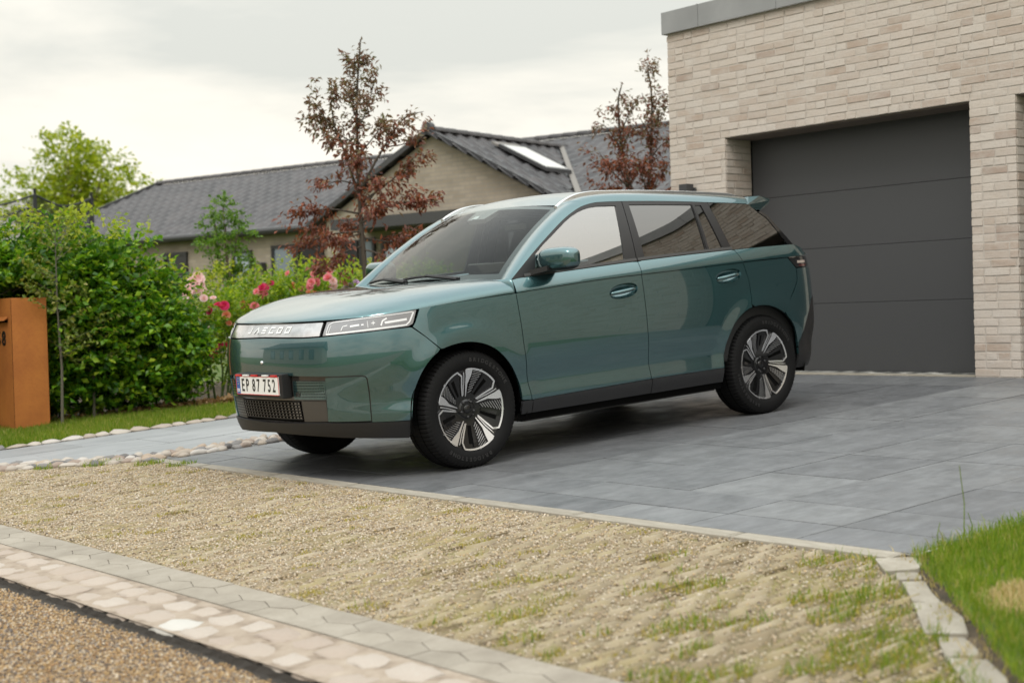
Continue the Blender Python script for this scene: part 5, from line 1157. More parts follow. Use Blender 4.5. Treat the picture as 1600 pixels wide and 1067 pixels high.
for k in range(5):
    b = 90+6+72*k; sv, fn, sl = MB(), MB(), MB()           # machined wedge of each sector sits at this angle
    arc = [(.2385, b-t_) for t_ in np.linspace(4, 58, 14)]
    sv.add(*strip_piece([(.222, b-1.5)]+arc+[(.205, b-64.5), (.085, b-56)], [.010]*6+[.010]*8+[.010, .009, .006], .010))
    sv.add(*flat_piece([(.240, b-1), (.240, b-14), (.200, b-12.5), (.150, b-6), (.080, b-1), (.075, b+3), (.15, b-.5), (.2, b-1)], .011))
    sv.add(*strip_piece([(.225, b+2.5), (.16, b+3.5), (.088, b+11)], [.006, .006, .004], .010))
    for j in range(9):
        r0 = .088+j*.0155; a0 = b-9-(.6*j); fn.add(*strip_piece([(r0+.010, a0-2), (r0+.026+.006*j*.4, a0-15-1.2*j*.5)], .0042, .009, .005))
    for q in (0, 1): body.append(strip_piece([(.10, b-31+q*16), (.222, b-38+q*20)], [.012, .020], .008, .01))
    sl.add(*strip_piece([(.098, b-41), (.205, b-44.5)], [.016, .026], .002, .002)); silver.append(sv); fins.append(fn); slots.append(sl)
FINMAT = prin('fin_grey', (.34, .34, .35), .3, .7)
SPK = [('rim_spoke', m.mesh('rim_spoke', RIMS, angle=30)) for m in silver]+[('rim_fin', m.mesh('rim_fin', FINMAT, angle=30)) for m in fins]+[('rim_slot', m.mesh('rim_slot', DARK)) for m in slots]+[('rim_web', MB().add(*q).mesh('rim_web', RIMB)) for q in body]
HUB = MB().lathe([(0, -.072), (.022, -.0715), (.026, -.069), (.028, -.06)], 28).mesh('wheel_cap', RIMB, smooth=True)
NUT = MB().lathe([(0, -.074), (.007, -.073), (.0095, -.066), (.0095, -.055)], 10).mesh('wheel_nut', BLACKS, smooth=True)
LETT = {}
for ch in set('BRIDGESTONE'):
    me = font_mesh(ch, .030, .001, .0012, 1.1); me.materials.append(prin('letter_rubber', (.020, .020, .021), .5)); LETT[ch] = me
for wx in (0, 2.62):
    for sg in (1, -1):
        w = obj('wheel', dish, car, (wx, -.790*sg, .348), (0, R_(random.uniform(0, 72) if sg < 0 else (0 if wx == 0 else 31)), 0 if sg == 1 else math.pi))
        ty = obj('tyre', TY, w); ty.rotation_euler = (0, 0, 0)
        obj('tread_groove', GRV, w); [obj(nm_, q, w, kind='stuff' if nm_ == 'rim_fin' else None) for nm_, q in SPK]; obj('wheel_cap', HUB, w)
        for k in range(5): a = R_(90+36+72*k); obj('wheel_nut', NUT, w, (.048*math.cos(a), 0, .048*math.sin(a)))
        if sg == 1:
            for base in ((58, 262) if wx == 0 else (92, 250)):
                m = MB(); V, F = [], []
                for i, ch in enumerate('BRIDGESTONE'):
                    a = R_(base-(i-5)*6.0); me = LETT[ch]; Mx = Matrix.Rotation(math.pi/2-a, 4, 'Y') @ Matrix.Translation((0, -.1172, .293)) @ SIDE
                    m.add([(Mx @ v.co)[:] for v in me.vertices], [tuple(p.vertices) for p in me.polygons])
                m.obj('sidewall_lettering', MATS['letter_rubber'], w)
# wheel wells and underside
for wx in (0, 2.62):
    for sg in (1, -1):
        m = MB(); V, F = [], []; A = np.linspace(R_(-12), R_(192), 40)
        for a in A: V += [(wx+.432*math.cos(a), -.895*sg, .345+.418*math.sin(a)), (wx+.432*math.cos(a), -.50*sg, .345+.418*math.sin(a))]
        F = [(2*i, 2*i+1, 2*i+3, 2*i+2) for i in range(39)]; m.add(V, F); m.add([V[2*i+1] for i in range(40)], [tuple(range(40))]); m.obj('wheel_well', DARK, car)
m = MB(); m.box((-.45, -.60, .235), (3.0, .60, .30)); m.box((.44, -.83, .215), (2.16, .83, .30)); m.box((.55, -.52, .185), (2.1, .52, .22)); m.obj('underbody', PLAST, car)  # wide box between the wheels is added to block light under the car
for a, b in ((-1.06, 1.06), (1.90, 3.685), (4.50, SMAX)):
    for s in (1, -1):
        if a < 0 and s < 0: continue
        m = MB(); q = np.linspace(a, b, 40); Z = np.linspace(.34, .90 if a < 0 else 1.02, 6); V = np.concatenate([belt(q*s, z+0*q, -.042) for z in Z]); m.add(V, [(i*40+j, i*40+j+1, (i+1)*40+j+1, (i+1)*40+j) for i in range(5) for j in range(39)]); m.obj('inner_shell', DARK, car)
m = MB(); m.box((.10, -.84, .60), (.42, .84, .98)); m.box((-.55, -.52, .5), (.2, .52, .9)); m.obj('bulkhead', DARK, car)
# ------------------------------------------------------------------ cabin
m = MB(); m.prism([(.40, -.74, .95), (.40, -.74, 1.05), (.55, -.74, 1.085), (.92, -.74, 1.065), (1.02, -.74, .98), (1.02, -.74, .80), (.5, -.74, .8)], (0, 1.48, 0)); m.obj('dashboard', prin('dash', (.010, .010, .011), .7), car)
MB().box((.93, -.16, 1.02), (.955, .24, 1.20), .008).obj('centre_screen', BLACKG, car)
m = MB(); ring = [(0.0, .185*math.cos(a), .185*math.sin(a)) for a in np.linspace(0, 2*math.pi, 33)]; m.tube(ring, .016, 8, False); m.box((-.02, -.17, -.02), (.02, .17, .02)); m.box((-.04, -.06, -.06), (.03, .06, .06), .02); m.xf(Matrix.Translation((1.10, -.37, 1.03)) @ Matrix.Rotation(R_(24), 4, 'Y')); m.obj('steering_wheel', PLAST, car, smooth=True)
def seat(x, y, wd=.50):
    s_ = MB(); s_.box((x, y-wd/2, .58), (x+.52, y+wd/2, .74), .05).xf(Matrix.Identity(4)); so = s_.obj('seat', SEAT, car, angle=40)
    b_ = MB(); b_.box((-.07, -wd/2, 0), (.07, wd/2, .62), .055); b_.xf(Matrix.Translation((x+.50, y, .70)) @ Matrix.Rotation(R_(18), 4, 'Y')); b_.obj('seat_back', SEAT, so, angle=40)
    h_ = MB(); h_.box((-.05, -.13, 0), (.05, .13, .19), .045); h_.xf(Matrix.Translation((x+.71, y, 1.31)) @ Matrix.Rotation(R_(12), 4, 'Y')); h_.obj('headrest', SEATL, so, angle=40)
for y in (-.37, .37): seat(1.12, y)
for y in (-.40, .40): seat(1.98, y, .56)
MB().box((1.17, -.11, 1.40), (1.20, .11, 1.46), .012).obj('rear_view_mirror', BLACKG, car)
MB().box((.5, -.80, .30), (3.1, .80, .36)).obj('cabin_floor', DARK, car)
for sg in (1, -1):
    m = MB(); m.add([(1.47, -.80*sg, 1.10), (1.57, -.80*sg, 1.10), (1.60, -.66*sg, 1.52), (1.52, -.66*sg, 1.52)], [(0, 1, 2, 3)]); m.obj('pillar_lining', SEAT, car)
    m = MB(); m.box((.5, -.86*sg, .4), (3.0, -.80*sg, 1.10), .02); m.obj('door_lining', SEAT, car)
hd = np.array([[roof(np.array(x), np.array(y), -.035).tolist() for y in np.linspace(-.6, .6, 9)] for x in np.linspace(1.05, 2.85, 12)]); grid_mesh('headlining', hd, SEATL, car, (0, 0, -1), mirror=False)
# ------------------------------------------------------------------ plants
def leafmat(name, stops, trans=.4, rough=.4, spread=None, spec=.4):
    m = prin(name, (.1, .2, .03), rough, Specular_IOR_Level=spec); leafify(m, stops, spread, trans); return m
HEDM = leafmat('beech_leaf', [(0, (.022, .085, .010)), (.35, (.070, .190, .013)), (.7, (.165, .32, .018)), (.92, (.28, .43, .028)), (1, (.40, .48, .05))], .40, .32, (.7, 1.8, [(.3, (.75, .8, .8)), (.7, (1.25, 1.2, 1.1))]))
YELM = leafmat('yellow_green_leaf', [(0, (.18, .26, .018)), (.5, (.31, .38, .032)), (1, (.45, .46, .06))], .5, .4)
SAPM = leafmat('sapling_leaf', [(0, (.09, .15, .02)), (.5, (.17, .23, .035)), (1, (.30, .28, .07))], .4, .4)
ROSM = leafmat('rose_leaf', [(0, (.07, .17, .012)), (.5, (.20, .32, .022)), (1, (.38, .46, .035))], .48, .4)
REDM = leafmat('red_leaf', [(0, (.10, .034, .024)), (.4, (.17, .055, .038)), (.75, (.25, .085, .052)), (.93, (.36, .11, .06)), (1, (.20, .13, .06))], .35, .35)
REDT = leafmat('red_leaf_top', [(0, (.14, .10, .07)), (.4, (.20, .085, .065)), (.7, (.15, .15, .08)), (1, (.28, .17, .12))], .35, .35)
TREM = leafmat('tree_leaf', [(0, (.16, .23, .010)), (.4, (.25, .33, .014)), (.8, (.36, .41, .020)), (1, (.46, .48, .04))], .5, .45)
SMTM = leafmat('small_tree_leaf', [(0, (.06, .14, .018)), (.5, (.11, .22, .025)), (1, (.20, .31, .04))], .45, .4)
BARK = prin('bark', (.10, .075, .05), .9); bump(BARK, noise(BARK.node_tree, 30, 4), .5, .01)
BARKG = prin('pale_bark', (.11, .10, .075), .85); BARKR = prin('dark_bark', (.075, .060, .045), .85); STEMG = prin('green_stem', (.10, .16, .04), .6)
def leaves(name, P, D, size, mat, parent, seed, ratio=.58, droop=.25, up=.75, fold=.22, jit=.5, kind=None):
    """P: leaf bases (n,3), D: leaf directions; each leaf is two folded triangles"""
    r = np.random.default_rng(seed); P = np.asarray(P, float); D = np.asarray(D, float); n = len(P)
    D = D+r.normal(0, jit, (n, 3)); D[:, 2] -= droop; D /= np.linalg.norm(D, axis=1)[:, None]
    U = np.array([0, 0, 1.0])*up+r.normal(0, .45, (n, 3)); S_ = np.cross(D, U); S_ /= np.maximum(np.linalg.norm(S_, axis=1), 1e-6)[:, None]; N_ = np.cross(S_, D)
    s = size*r.uniform(.6, 1.2, n)[:, None]; w = s*ratio*.5
    A = P; B = P+D*s*.52+S_*w+N_*s*fold*.5; C = P+D*s+N_*s*-.06; E_ = P+D*s*.52-S_*w+N_*s*fold*.5
    V = np.stack([A, B, C, E_], 1).reshape(-1, 3); T = np.array([(0, 1, 2), (0, 2, 3)]); T = (T[None]+4*np.arange(n)[:, None, None]).reshape(-1, 3)
    return obj(name, fast_mesh(name, V, T, mat), parent, kind=kind)
def sprays(C, O, n_leaf, length, r):
    """twigs starting at C heading O: leaf bases and directions alternating along each twig"""
    n = len(C); O = O/np.linalg.norm(O, axis=1)[:, None]; side = np.cross(O, np.array([0, 0, 1.0])+r.normal(0, .3, (n, 3))); side /= np.maximum(np.linalg.norm(side, axis=1), 1e-6)[:, None]
    P, D = [], []
    for k in range(n_leaf):
        f = (k+.5)/n_leaf; L_ = length*r.uniform(.7, 1.2, n)[:, None]; p = C+O*L_*f; p[:, 2] -= (f**2*L_*.25)[:, 0]
        P.append(p); D.append(O*.55+side*(1 if k % 2 else -1)*.8)
    return np.concatenate(P), np.concatenate(D)
def blob_points(blobs, n, r, shell=.55):
    """points in a union of ellipsoids, denser near the surface; returns points and outward directions"""
    w = np.array([b[3]*b[4]*b[5] for b in blobs]); w = w**.7/np.sum(w**.7); k = r.choice(len(blobs), n, p=w); B = np.array(blobs)[k]
    d = r.normal(0, 1, (n, 3)); d /= np.linalg.norm(d, axis=1)[:, None]; rad = (shell+(1-shell)*r.random(n)**.6)[:, None]; rad = np.where(r.random(n)[:, None] < .25, r.random(n)[:, None]**.4, rad)
    return B[:, :3]+d*B[:, 3:]*rad, d
def clear_box(o, P, D):
    """no leaf inside or in front of the steel mailbox"""
    X, Y = P[:, 0]+o.location.x, P[:, 1]+o.location.y; k = ~((X > -.95) & (X < -.02) & (Y < 6.02) & (P[:, 2] < 1.32)); return P[k], D[k]
# --- hedge: beech plants in a row, trained together
HP = [(-2.1, 6.40), (-1.6, 6.32), (-1.1, 6.24), (-.62, 6.16), (-.16, 6.08), (.30, 5.99), (.72, 5.90), (1.10, 5.82)]
HTOP = [1.70, 1.86, 1.78, 1.98, 1.90, 1.93, 1.80, 1.36]
for k, ((x, y), ht) in enumerate(zip(HP, HTOP)):
    r = np.random.default_rng(100+k); g0 = gz(x); o = empty('beech_shrub', (x, y, g0), (0, 0, 0), 'dense green beech shrub grown into the hedge behind the lawn strip', 'shrub', 'beech shrubs forming the hedge')
    wid = .50 if k < 7 else .36
    bl = [(0, .10, ht*.52, wid, .62, ht*.40), (0, .05, ht*.74, wid*.92, .50, ht*.25), (.1, -.25, ht*.40, wid*.8, .45, ht*.25), (-.15, -.12, ht*.60, wid*.8, .50, ht*.26), (.05, .0, ht*.20, wid, .50, ht*.20), (0, -.25, ht*.22, wid, .32, ht*.18)]
    bl += [(r.uniform(-.35, .35), r.uniform(-.3, .2), ht*r.uniform(.35, .85), .26, .30, .24) for _ in range(6)]
    if k == 7: bl += [(-.08, -.05, ht*1.12, .16, .2, .22), (.22, -.1, ht*.95, .20, .2, .12), (.30, -.05, ht*.40, .26, .35, .35)]
    C, O = blob_points(bl, 1350, r, .7); C[:, 2] = np.maximum(C[:, 2], .10); kp = (C[:, 2] > .25) | (r.random(len(C)) < .75); C, O = C[kp], O[kp]
    O = O*np.array([.8, .8, .35])+np.array([0, 0, .30])
    P, D = sprays(C-O*.08, O, 11, .24, r); P, D = clear_box(o, P, D); leaves('foliage', P, D, .076, HEDM, o, 200+k, .64, .12)
    C2 = np.stack([r.uniform(-wid, wid, 26), r.uniform(-.45, .3, 26), ht*r.uniform(.90, 1.02, 26)], 1); P, D = sprays(C2, np.tile([0, -.1, 1.0], (26, 1))+r.normal(0, .4, (26, 3)), 9, .20, r); leaves('new_shoots', P, D, .058, YELM, o, 300+k, .62, .0, kind='stuff')
    m = MB()
    for j in range(4):
        bx, by = r.uniform(-.22, .22), r.uniform(-.30, .05); m.tube([(bx, by, -.05), (bx+r.uniform(-.05, .05), by+.03, .4), (bx+r.uniform(-.1, .1), by+.1, .9), (bx+r.uniform(-.2, .2), by+.15, ht*.9)], [.017, .014, .010, .004], 6)
    for j in range(7): a = r.uniform(0, 6.28); z = r.uniform(.25, ht*.7); m.tube([(0, -.1, z), (.25*math.cos(a), -.1+.3*math.sin(a), z+.15), (.45*math.cos(a), -.1+.5*math.sin(a), z+.25)], [.009, .006, .003], 5)
    m.obj('stem', BARKG, o)
# --- yellow-green shrub over the mailbox, two saplings beside it
def bush(name, x, y, bl, nsp, nl, ls, mat, label, seed, stems=5, ht=1.0, group=None, cat='shrub', bark=BARKG, length=.2, ratio=.58):
    r = np.random.default_rng(seed); o = empty(name, (x, y, gz(x)), (0, 0, 0), label, cat, group); C, O = blob_points(bl, nsp, r, .65); C[:, 2] = np.maximum(C[:, 2], .08); O = O*np.array([.9, .9, .5])+np.array([0, 0, .35]); P, D = sprays(C-O*.05, O, nl, length, r); P, D = clear_box(o, P, D); leaves('foliage', P, D, ls, mat, o, seed+1, ratio, .1)
    m = MB()
    for j in range(stems):
        b = bl[j % len(bl)]; bx, by = r.uniform(-.12, .12), r.uniform(-.12, .12); m.tube([(bx, by, -.05), (bx*1.5+b[0]*.3, by+b[1]*.3, b[2]*.5), (b[0], b[1], b[2]+b[5]*.5)], [.014, .010, .004], 6)
    m.obj('stem', bark, o); return o
bush('golden_shrub', -.80, 6.25, [(0, 0, 1.25, .42, .35, .30), (.05, -.1, 1.55, .30, .28, .22), (-.3, 0, 1.0, .35, .3, .3), (.25, -.05, 1.30, .25, .25, .18)], 330, 10, .055, YELM, 'yellow-green leafy shrub rising just behind the rusty steel mailbox', 401, 5)
def sapling(x, y, ht, seed, label, lean=0.0):
    r = np.random.default_rng(seed); o = empty('sapling', (x, y, gz(x)), (0, 0, 0), label, 'sapling'); m = MB(); tr = [(0, 0, -.05), (.015, 0, ht*.3), (-.01+lean*.5, 0, ht*.6), (lean, .02, ht)]; m.tube(tr, [.015, .012, .008, .003], 7); C, O = [], []
    for j in range(30):
        z = ht*r.uniform(.34, 1.0); a = r.uniform(0, 6.28); L_ = .30*(1.15-z/ht)+.06; p0 = np.array([lean*z/ht, 0, z]); p1 = p0+np.array([math.cos(a)*L_, math.sin(a)*L_, .12]); m.tube([p0.tolist(), p1.tolist()], [.0035, .0015], 4); C += [p0*.8+p1*.2, p0*.4+p1*.6, p1]; O += [p1-p0, p1-p0, p1-p0]
    m.obj('stem', BARKG, o); P, D = sprays(np.array(C), np.array(O), 9, .20, r); leaves('foliage', P, D, .050, SAPM, o, seed+1, .6, .15)
sapling(.02, 5.33, 1.78, 411, 'thin young tree with yellowish leaves right beside the rusty mailbox'); sapling(.40, 5.50, 1.30, 412, 'slim sapling with bare lower stem between mailbox and hedge', -.05)
# fallen leaves and mulch under the hedge
MULM = prin('dead_leaf', (.3, .18, .08), .8); leafify(MULM, [(0, (.30, .17, .07)), (.5, (.42, .26, .13)), (1, (.55, .40, .24))], None, .2)
r = np.random.default_rng(77); n = 2600; X = r.uniform(.1, 2.6, n); Y = 5.72-.245*X+np.abs(r.normal(0, .12, n)); kx = r.random(n) < np.where(X > 1.0, 1, .35); X, Y = X[kx], Y[kx]
bed = [(-2.4, 6.1), (.2, 5.75), (1.2, 5.35), (1.9, 5.0), (4.4, 4.4), (6, 4.4), (6, 9), (-2.4, 9)]; sheet('planting_bed', bed, SOIL, .002)
leaves('leaf_litter', np.stack([X, Y, X*TS+r.uniform(.006, .05, len(X))], 1), r.normal(0, 1, (len(X), 3))*np.array([1, 1, .25]), .06, MULM, None, 78, .7, 0, up=1, jit=.2, kind='stuff')
# --- roses
def flower_mesh(name, mats, seed, R=.055):
    r = np.random.default_rng(seed); V, F = [], []; n = 0
    for ring, (cnt, tilt, rad) in enumerate(((5, 1.25, .45), (7, .85, .75), (8, .4, 1.0))):
        for k in range(cnt):
            a = 6.283*k/cnt+ring*.5+r.uniform(-.15, .15); c, s = math.cos(a), math.sin(a); L_ = R*rad*1.25; w = R*.55
            for (l, ww, lift) in ((.15, .3, 0), (.6, 1, .35), (1, .7, .75)):
                h = L_*l*math.sin(tilt)+.3*R*lift*0; d = L_*l*math.cos(tilt)+R*.08
                V += [(d*c-s*w*ww, d*s+c*w*ww, h), (d*c+s*w*ww, d*s-c*w*ww, h)]
            F += [(n, n+1, n+3, n+2), (n+2, n+3, n+5, n+4)]; n += 6
    return mesh(name, V, F, mats)
def petal(name, a, b): m = prin(name, a, .5, Specular_IOR_Level=.2); leafify(m, [(0, a), (1, b)], None, .35); return m
FL = [flower_mesh('flower', petal('petal_magenta', (.60, .025, .13), (.74, .07, .22)), 1), flower_mesh('flower', petal('petal_pink', (.74, .20, .28), (.82, .36, .42)), 2), flower_mesh('flower', petal('petal_pale', (.78, .50, .56), (.82, .64, .70)), 3), flower_mesh('flower', petal('petal_lilac', (.50, .33, .60), (.62, .46, .70)), 4), flower_mesh('flower', petal('petal_salmon', (.80, .28, .18), (.85, .45, .33)), 5)]
def rose(x, y, ht, wd, seed, label, fl, group='flowering roses behind the car bonnet', nsp=520, mat=ROSM):
    r = np.random.default_rng(seed); bl = [(0, 0, ht*.55, wd, wd*.8, ht*.42), (wd*.5, -.1, ht*.72, wd*.5, .3, ht*.24), (-wd*.5, 0, ht*.68, wd*.5, .3, ht*.25), (0, -.1, ht*.85, wd*.4, .25, ht*.16)]
    o = bush('rose_bush', x, y, bl, nsp, 8, .050, mat, label, seed, 6, ht, group, 'rose bush', STEMG, .2, .6)
    for (fx, fz, kind, n, sp) in fl:
        for _ in range((n*2+2)//3):
            p = (fx+r.normal(0, sp), -wd*.60+r.normal(0, .10), fz+r.normal(0, sp*.7)); s = r.uniform(.42, .80); p = (p[0], p[1], p[2]-.07); obj('flower', FL[kind], o, p, (R_(60)+r.normal(0, .4), r.normal(0, .4), r.uniform(-.8, .3)-.5), (s, s, s))
    return o
rose(1.95, 5.98, 1.12, .46, 501, 'rose bush with magenta blooms at the right end of the hedge', [(-.10, 1.0, 0, 6, .07), (-.12, .62, 0, 6, .08), (.10, .88, 4, 4, .08), (.22, .95, 1, 4, .08), (-.30, 1.06, 2, 4, .06)])
rose(2.58, 6.15, 1.26, .45, 502, 'leafy rose bush with a pink bloom cluster above the middle of the bonnet', [(-.08, 1.14, 1, 5, .06), (-.05, 1.18, 0, 4, .05), (.20, 1.0, 4, 4, .08), (-.25, 1.02, 4, 3, .08)])
rose(3.10, 6.25, 1.28, .44, 503, 'rose bush topped by salmon pink blooms below the black house window', [(-.12, 1.20, 1, 6, .07), (.15, 1.22, 1, 6, .07), (.02, 1.14, 4, 6, .10)])
rose(3.62, 6.30, 1.20, .44, 504, 'bush with pale lilac blooms left of the red-leaved tree trunk', [(-.20, 1.13, 2, 4, .05), (.0, 1.10, 3, 7, .06), (.22, 1.08, 3, 5, .06)])
rose(4.35, 6.65, 1.30, .55, 505, 'bright green bush seen through the gap beside the windscreen edge', [(.1, 1.1, 2, 2, .1)], mat=YELM)
rose(5.30, 7.05, 1.30, .60, 506, 'green garden bush standing behind the car roof and windscreen', [(.1, 1.1, 1, 3, .15)])
o_ = bush('garden_shrub', 2.45, 7.75, [(0, 0, .85, .70, .45, .50), (-.45, 0, 1.0, .35, .3, .35), (.5, 0, 1.05, .4, .3, .35)], 420, 9, .055, YELM, 'light yellow-green shrub behind the roses with one pale pink bloom head', 421, 6)
for _ in range(9): obj('flower', FL[2], o_, (-.02+RNG.normal(0, .07), -.48, 1.18+RNG.normal(0, .06)), (R_(70), 0, RNG.uniform(-1, 0)), (1.2, 1.2, 1.2))
bush('garden_shrub', 4.3, 8.2, [(0, 0, .85, .9, .45, .60), (-.6, 0, .95, .4, .3, .4), (.6, 0, 1.0, .4, .3, .4)], 420, 9, .055, YELM, 'light green shrub in front of the black house door behind the roses', 431, 6)
# --- trees, each built from its own limbs (right, back, up in metres from the foot)
def limb_tree(name, foot, yaw, limbs, label, cat, group, seed, leaf, mat, mat_hi=None, split=9e9, dens=170, spread=.10, trunk_r=.035, droop=.75, ratio=.40, bark=BARKR, start=.28):
    r = np.random.default_rng(seed); o = empty(name, foot, (0, 0, yaw), label, cat, group); tm = MB(); lm = MB(); P, D = [], []
    for i, (pts, r0, dn) in enumerate(limbs):
        q = np.array(spline(pts, 5)); rad = np.linspace(r0, max(r0*.22, .003), len(q)); (tm if i == 0 else lm).tube(q.tolist(), rad.tolist(), 7)
        seg = np.linalg.norm(np.diff(q, axis=0), axis=1); L_ = seg.sum(); n = int(L_*dens*dn); f = start+(1-start)*r.random(n)**.8 if i else .42+.58*r.random(n)**.7
        cum = np.r_[0, np.cumsum(seg)]/L_; C = np.stack([np.interp(f, cum, q[:, k]) for k in range(3)], 1); d = np.stack([np.interp(f, cum, np.gradient(q[:, k])) for k in range(3)], 1); d /= np.linalg.norm(d, axis=1)[:, None]
        # side twigs: leaves sit in small bunches off the limb
        nb = max(3, int(L_*9*dn)); tw = r.integers(0, nb, n); tv = r.normal(0, 1, (nb, 3))*np.array([1, 1, .6]); tl = np.abs(r.normal(0, spread, nb))+.02; C = C*.35+.65*np.stack([np.interp((start if i else .42)+((1-start) if i else .58)*(tw+.5)/nb, cum, q[:, k]) for k in range(3)], 1)
        C += tv[tw]/np.linalg.norm(tv[tw], axis=1)[:, None]*(tl[tw]*r.random(n)**.6)[:, None]+r.normal(0, .028, (n, 3)); P.append(C); D.append(d*.4+tv[tw]*.5)
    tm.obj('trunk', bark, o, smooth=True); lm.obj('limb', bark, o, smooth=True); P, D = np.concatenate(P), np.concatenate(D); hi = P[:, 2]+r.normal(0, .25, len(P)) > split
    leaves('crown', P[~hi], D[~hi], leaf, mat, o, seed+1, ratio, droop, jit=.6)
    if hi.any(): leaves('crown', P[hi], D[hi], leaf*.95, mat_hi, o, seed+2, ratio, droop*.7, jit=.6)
    return o
def guide(x0, y0, sc, z0, pts, dep=0.0):
    n = len(pts); return [((u-x0)/sc, dep*(k/(n-1))**1.2 if n > 1 else 0, z0+(y0-v)/sc) for k, (u, v) in enumerate(pts)]
G1 = lambda pts, dep=0.0: guide(572, 440, 152.5, 1.11, pts, dep)
L1 = [(G1([(577, 610), (572, 440), (567, 340), (565, 230), (567, 150), (575, 64)]), .034, .85),
      (G1([(566, 312), (546, 245), (528, 195), (500, 176), (468, 184)], .25), .016, 1.25), (G1([(533, 210), (528, 170), (531, 128)], -.15), .010, 1.0), (G1([(520, 190), (503, 165), (492, 150)], .2), .008, 1.0),
      (G1([(567, 300), (600, 245), (640, 192), (672, 184)], -.25), .015, 1.35), (G1([(612, 232), (640, 225), (664, 205)], .25), .008, 1.1), (G1([(566, 245), (588, 215), (606, 185)], .3), .010, .9), (G1([(566, 205), (584, 172), (602, 118)], -.2), .010, 1.1), (G1([(566, 190), (553, 150), (549, 118)], .3), .009, 1.0),
      (G1([(567, 335), (520, 328), (455, 336)], -.30), .013, 1.2), (G1([(567, 318), (615, 282), (658, 236)], .35), .013, 1.2), (G1([(567, 345), (628, 322), (686, 328)], -.35), .013, 1.35), (G1([(568, 362), (510, 366), (452, 386)], .30), .012, 1.3), (G1([(568, 372), (618, 378), (655, 352)], .35), .011, 1.2), (G1([(569, 385), (535, 398), (500, 428)], -.30), .010, 1.2),
      (G1([(569, 390), (600, 402), (622, 432)], -.35), .010, 1.1), (G1([(567, 290), (535, 285), (512, 300)], -.35), .009, 1.0), (G1([(567, 300), (560, 270), (590, 240)], -.5), .010, 1.1), (G1([(568, 350), (590, 340), (600, 330)], -.6), .010, 1.2), (G1([(568, 350), (550, 355), (530, 350)], .6), .010, 1.2), (G1([(567, 330), (600, 300), (625, 290)], -.5), .010, 1.2), (G1([(568, 365), (540, 375), (525, 372)], -.6), .010, 1.2), (G1([(571, 110), (578, 96), (583, 84)], .1), .006, 1.6), (G1([(570, 118), (562, 104), (556, 94)], -.1), .006, 1.6), (G1([(566, 230), (540, 215), (522, 232)], -.3), .008, .8)]
YAW1 = math.atan2(CR.y, CR.x)
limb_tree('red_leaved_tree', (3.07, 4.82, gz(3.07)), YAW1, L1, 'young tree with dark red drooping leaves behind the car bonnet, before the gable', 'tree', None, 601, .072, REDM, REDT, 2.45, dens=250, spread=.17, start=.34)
G2_ = lambda pts, dep=0.0: guide(985, 330, 134.6, 1.75, pts, dep)
f2 = CAM+(CF+CR*((985-800)/2287.57)-CU*((330-533.5)/2287.57))*17.2
L2 = [(G2_([(1000, 560), (992, 330), (976, 240), (970, 160), (977, 124)]), .03, .9), (G2_([(978, 235), (955, 195), (938, 180)], .2), .010, 1.0), (G2_([(974, 200), (990, 165), (1000, 150)], -.2), .009, .8), (G2_([(972, 175), (958, 160), (950, 158)], .1), .007, .8), (G2_([(985, 290), (955, 262), (935, 235)], -.3), .011, 1.4), (G2_([(988, 305), (960, 290), (936, 285)], .3), .010, 1.3), (G2_([(986, 285), (1000, 262), (1012, 235)], .3), .010, 1.0), (G2_([(985, 290), (972, 270), (962, 245)], -.5), .010, 1.2), (G2_([(975, 225), (985, 205), (1001, 190)], .2), .008, .9)]
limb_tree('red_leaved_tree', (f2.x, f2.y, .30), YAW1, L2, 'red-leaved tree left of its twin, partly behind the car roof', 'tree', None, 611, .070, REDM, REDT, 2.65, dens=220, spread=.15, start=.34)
G3_ = lambda pts, dep=0.0: guide(1016, 330, 134.6, 1.75, pts, dep)
f3 = CAM+(CF+CR*((1016-800)/2287.57)-CU*((330-533.5)/2287.57))*17.2
L3 = [(G3_([(1012, 560), (1012, 330), (1019, 240), (1023, 150), (1017, 92)]), .03, .75), (G3_([(1021, 175), (1012, 150), (1009, 138)], .1), .008, 1.1), (G3_([(1021, 180), (1032, 155), (1040, 142)], -.1), .008, .9), (G3_([(1020, 205), (1034, 180), (1046, 165)], .2), .009, 1.0), (G3_([(1013, 305), (1032, 275), (1050, 245)], .3), .010, 1.3), (G3_([(1014, 300), (1002, 270), (996, 245)], -.3), .010, 1.1), (G3_([(1018, 245), (1034, 225), (1052, 215)], -.2), .009, 1.2), (G3_([(1013, 312), (1045, 298), (1060, 290)], .2), .009, 1.2), (G3_([(1018, 112), (1012, 100), (1005, 96)], .05), .004, 1.5), (G3_([(1020, 215), (1010, 195), (1000, 180)], -.2), .008, .9), (G3_([(1024, 118), (1026, 105), (1024, 94)], .05), .004, 1.5)]
limb_tree('red_leaved_tree', (f3.x, f3.y, .30), YAW1, L3, 'red-leaved tree right against the corner of the brick garage building', 'tree', None, 621, .070, REDM, REDT, 2.65, dens=220, spread=.14, start=.34)
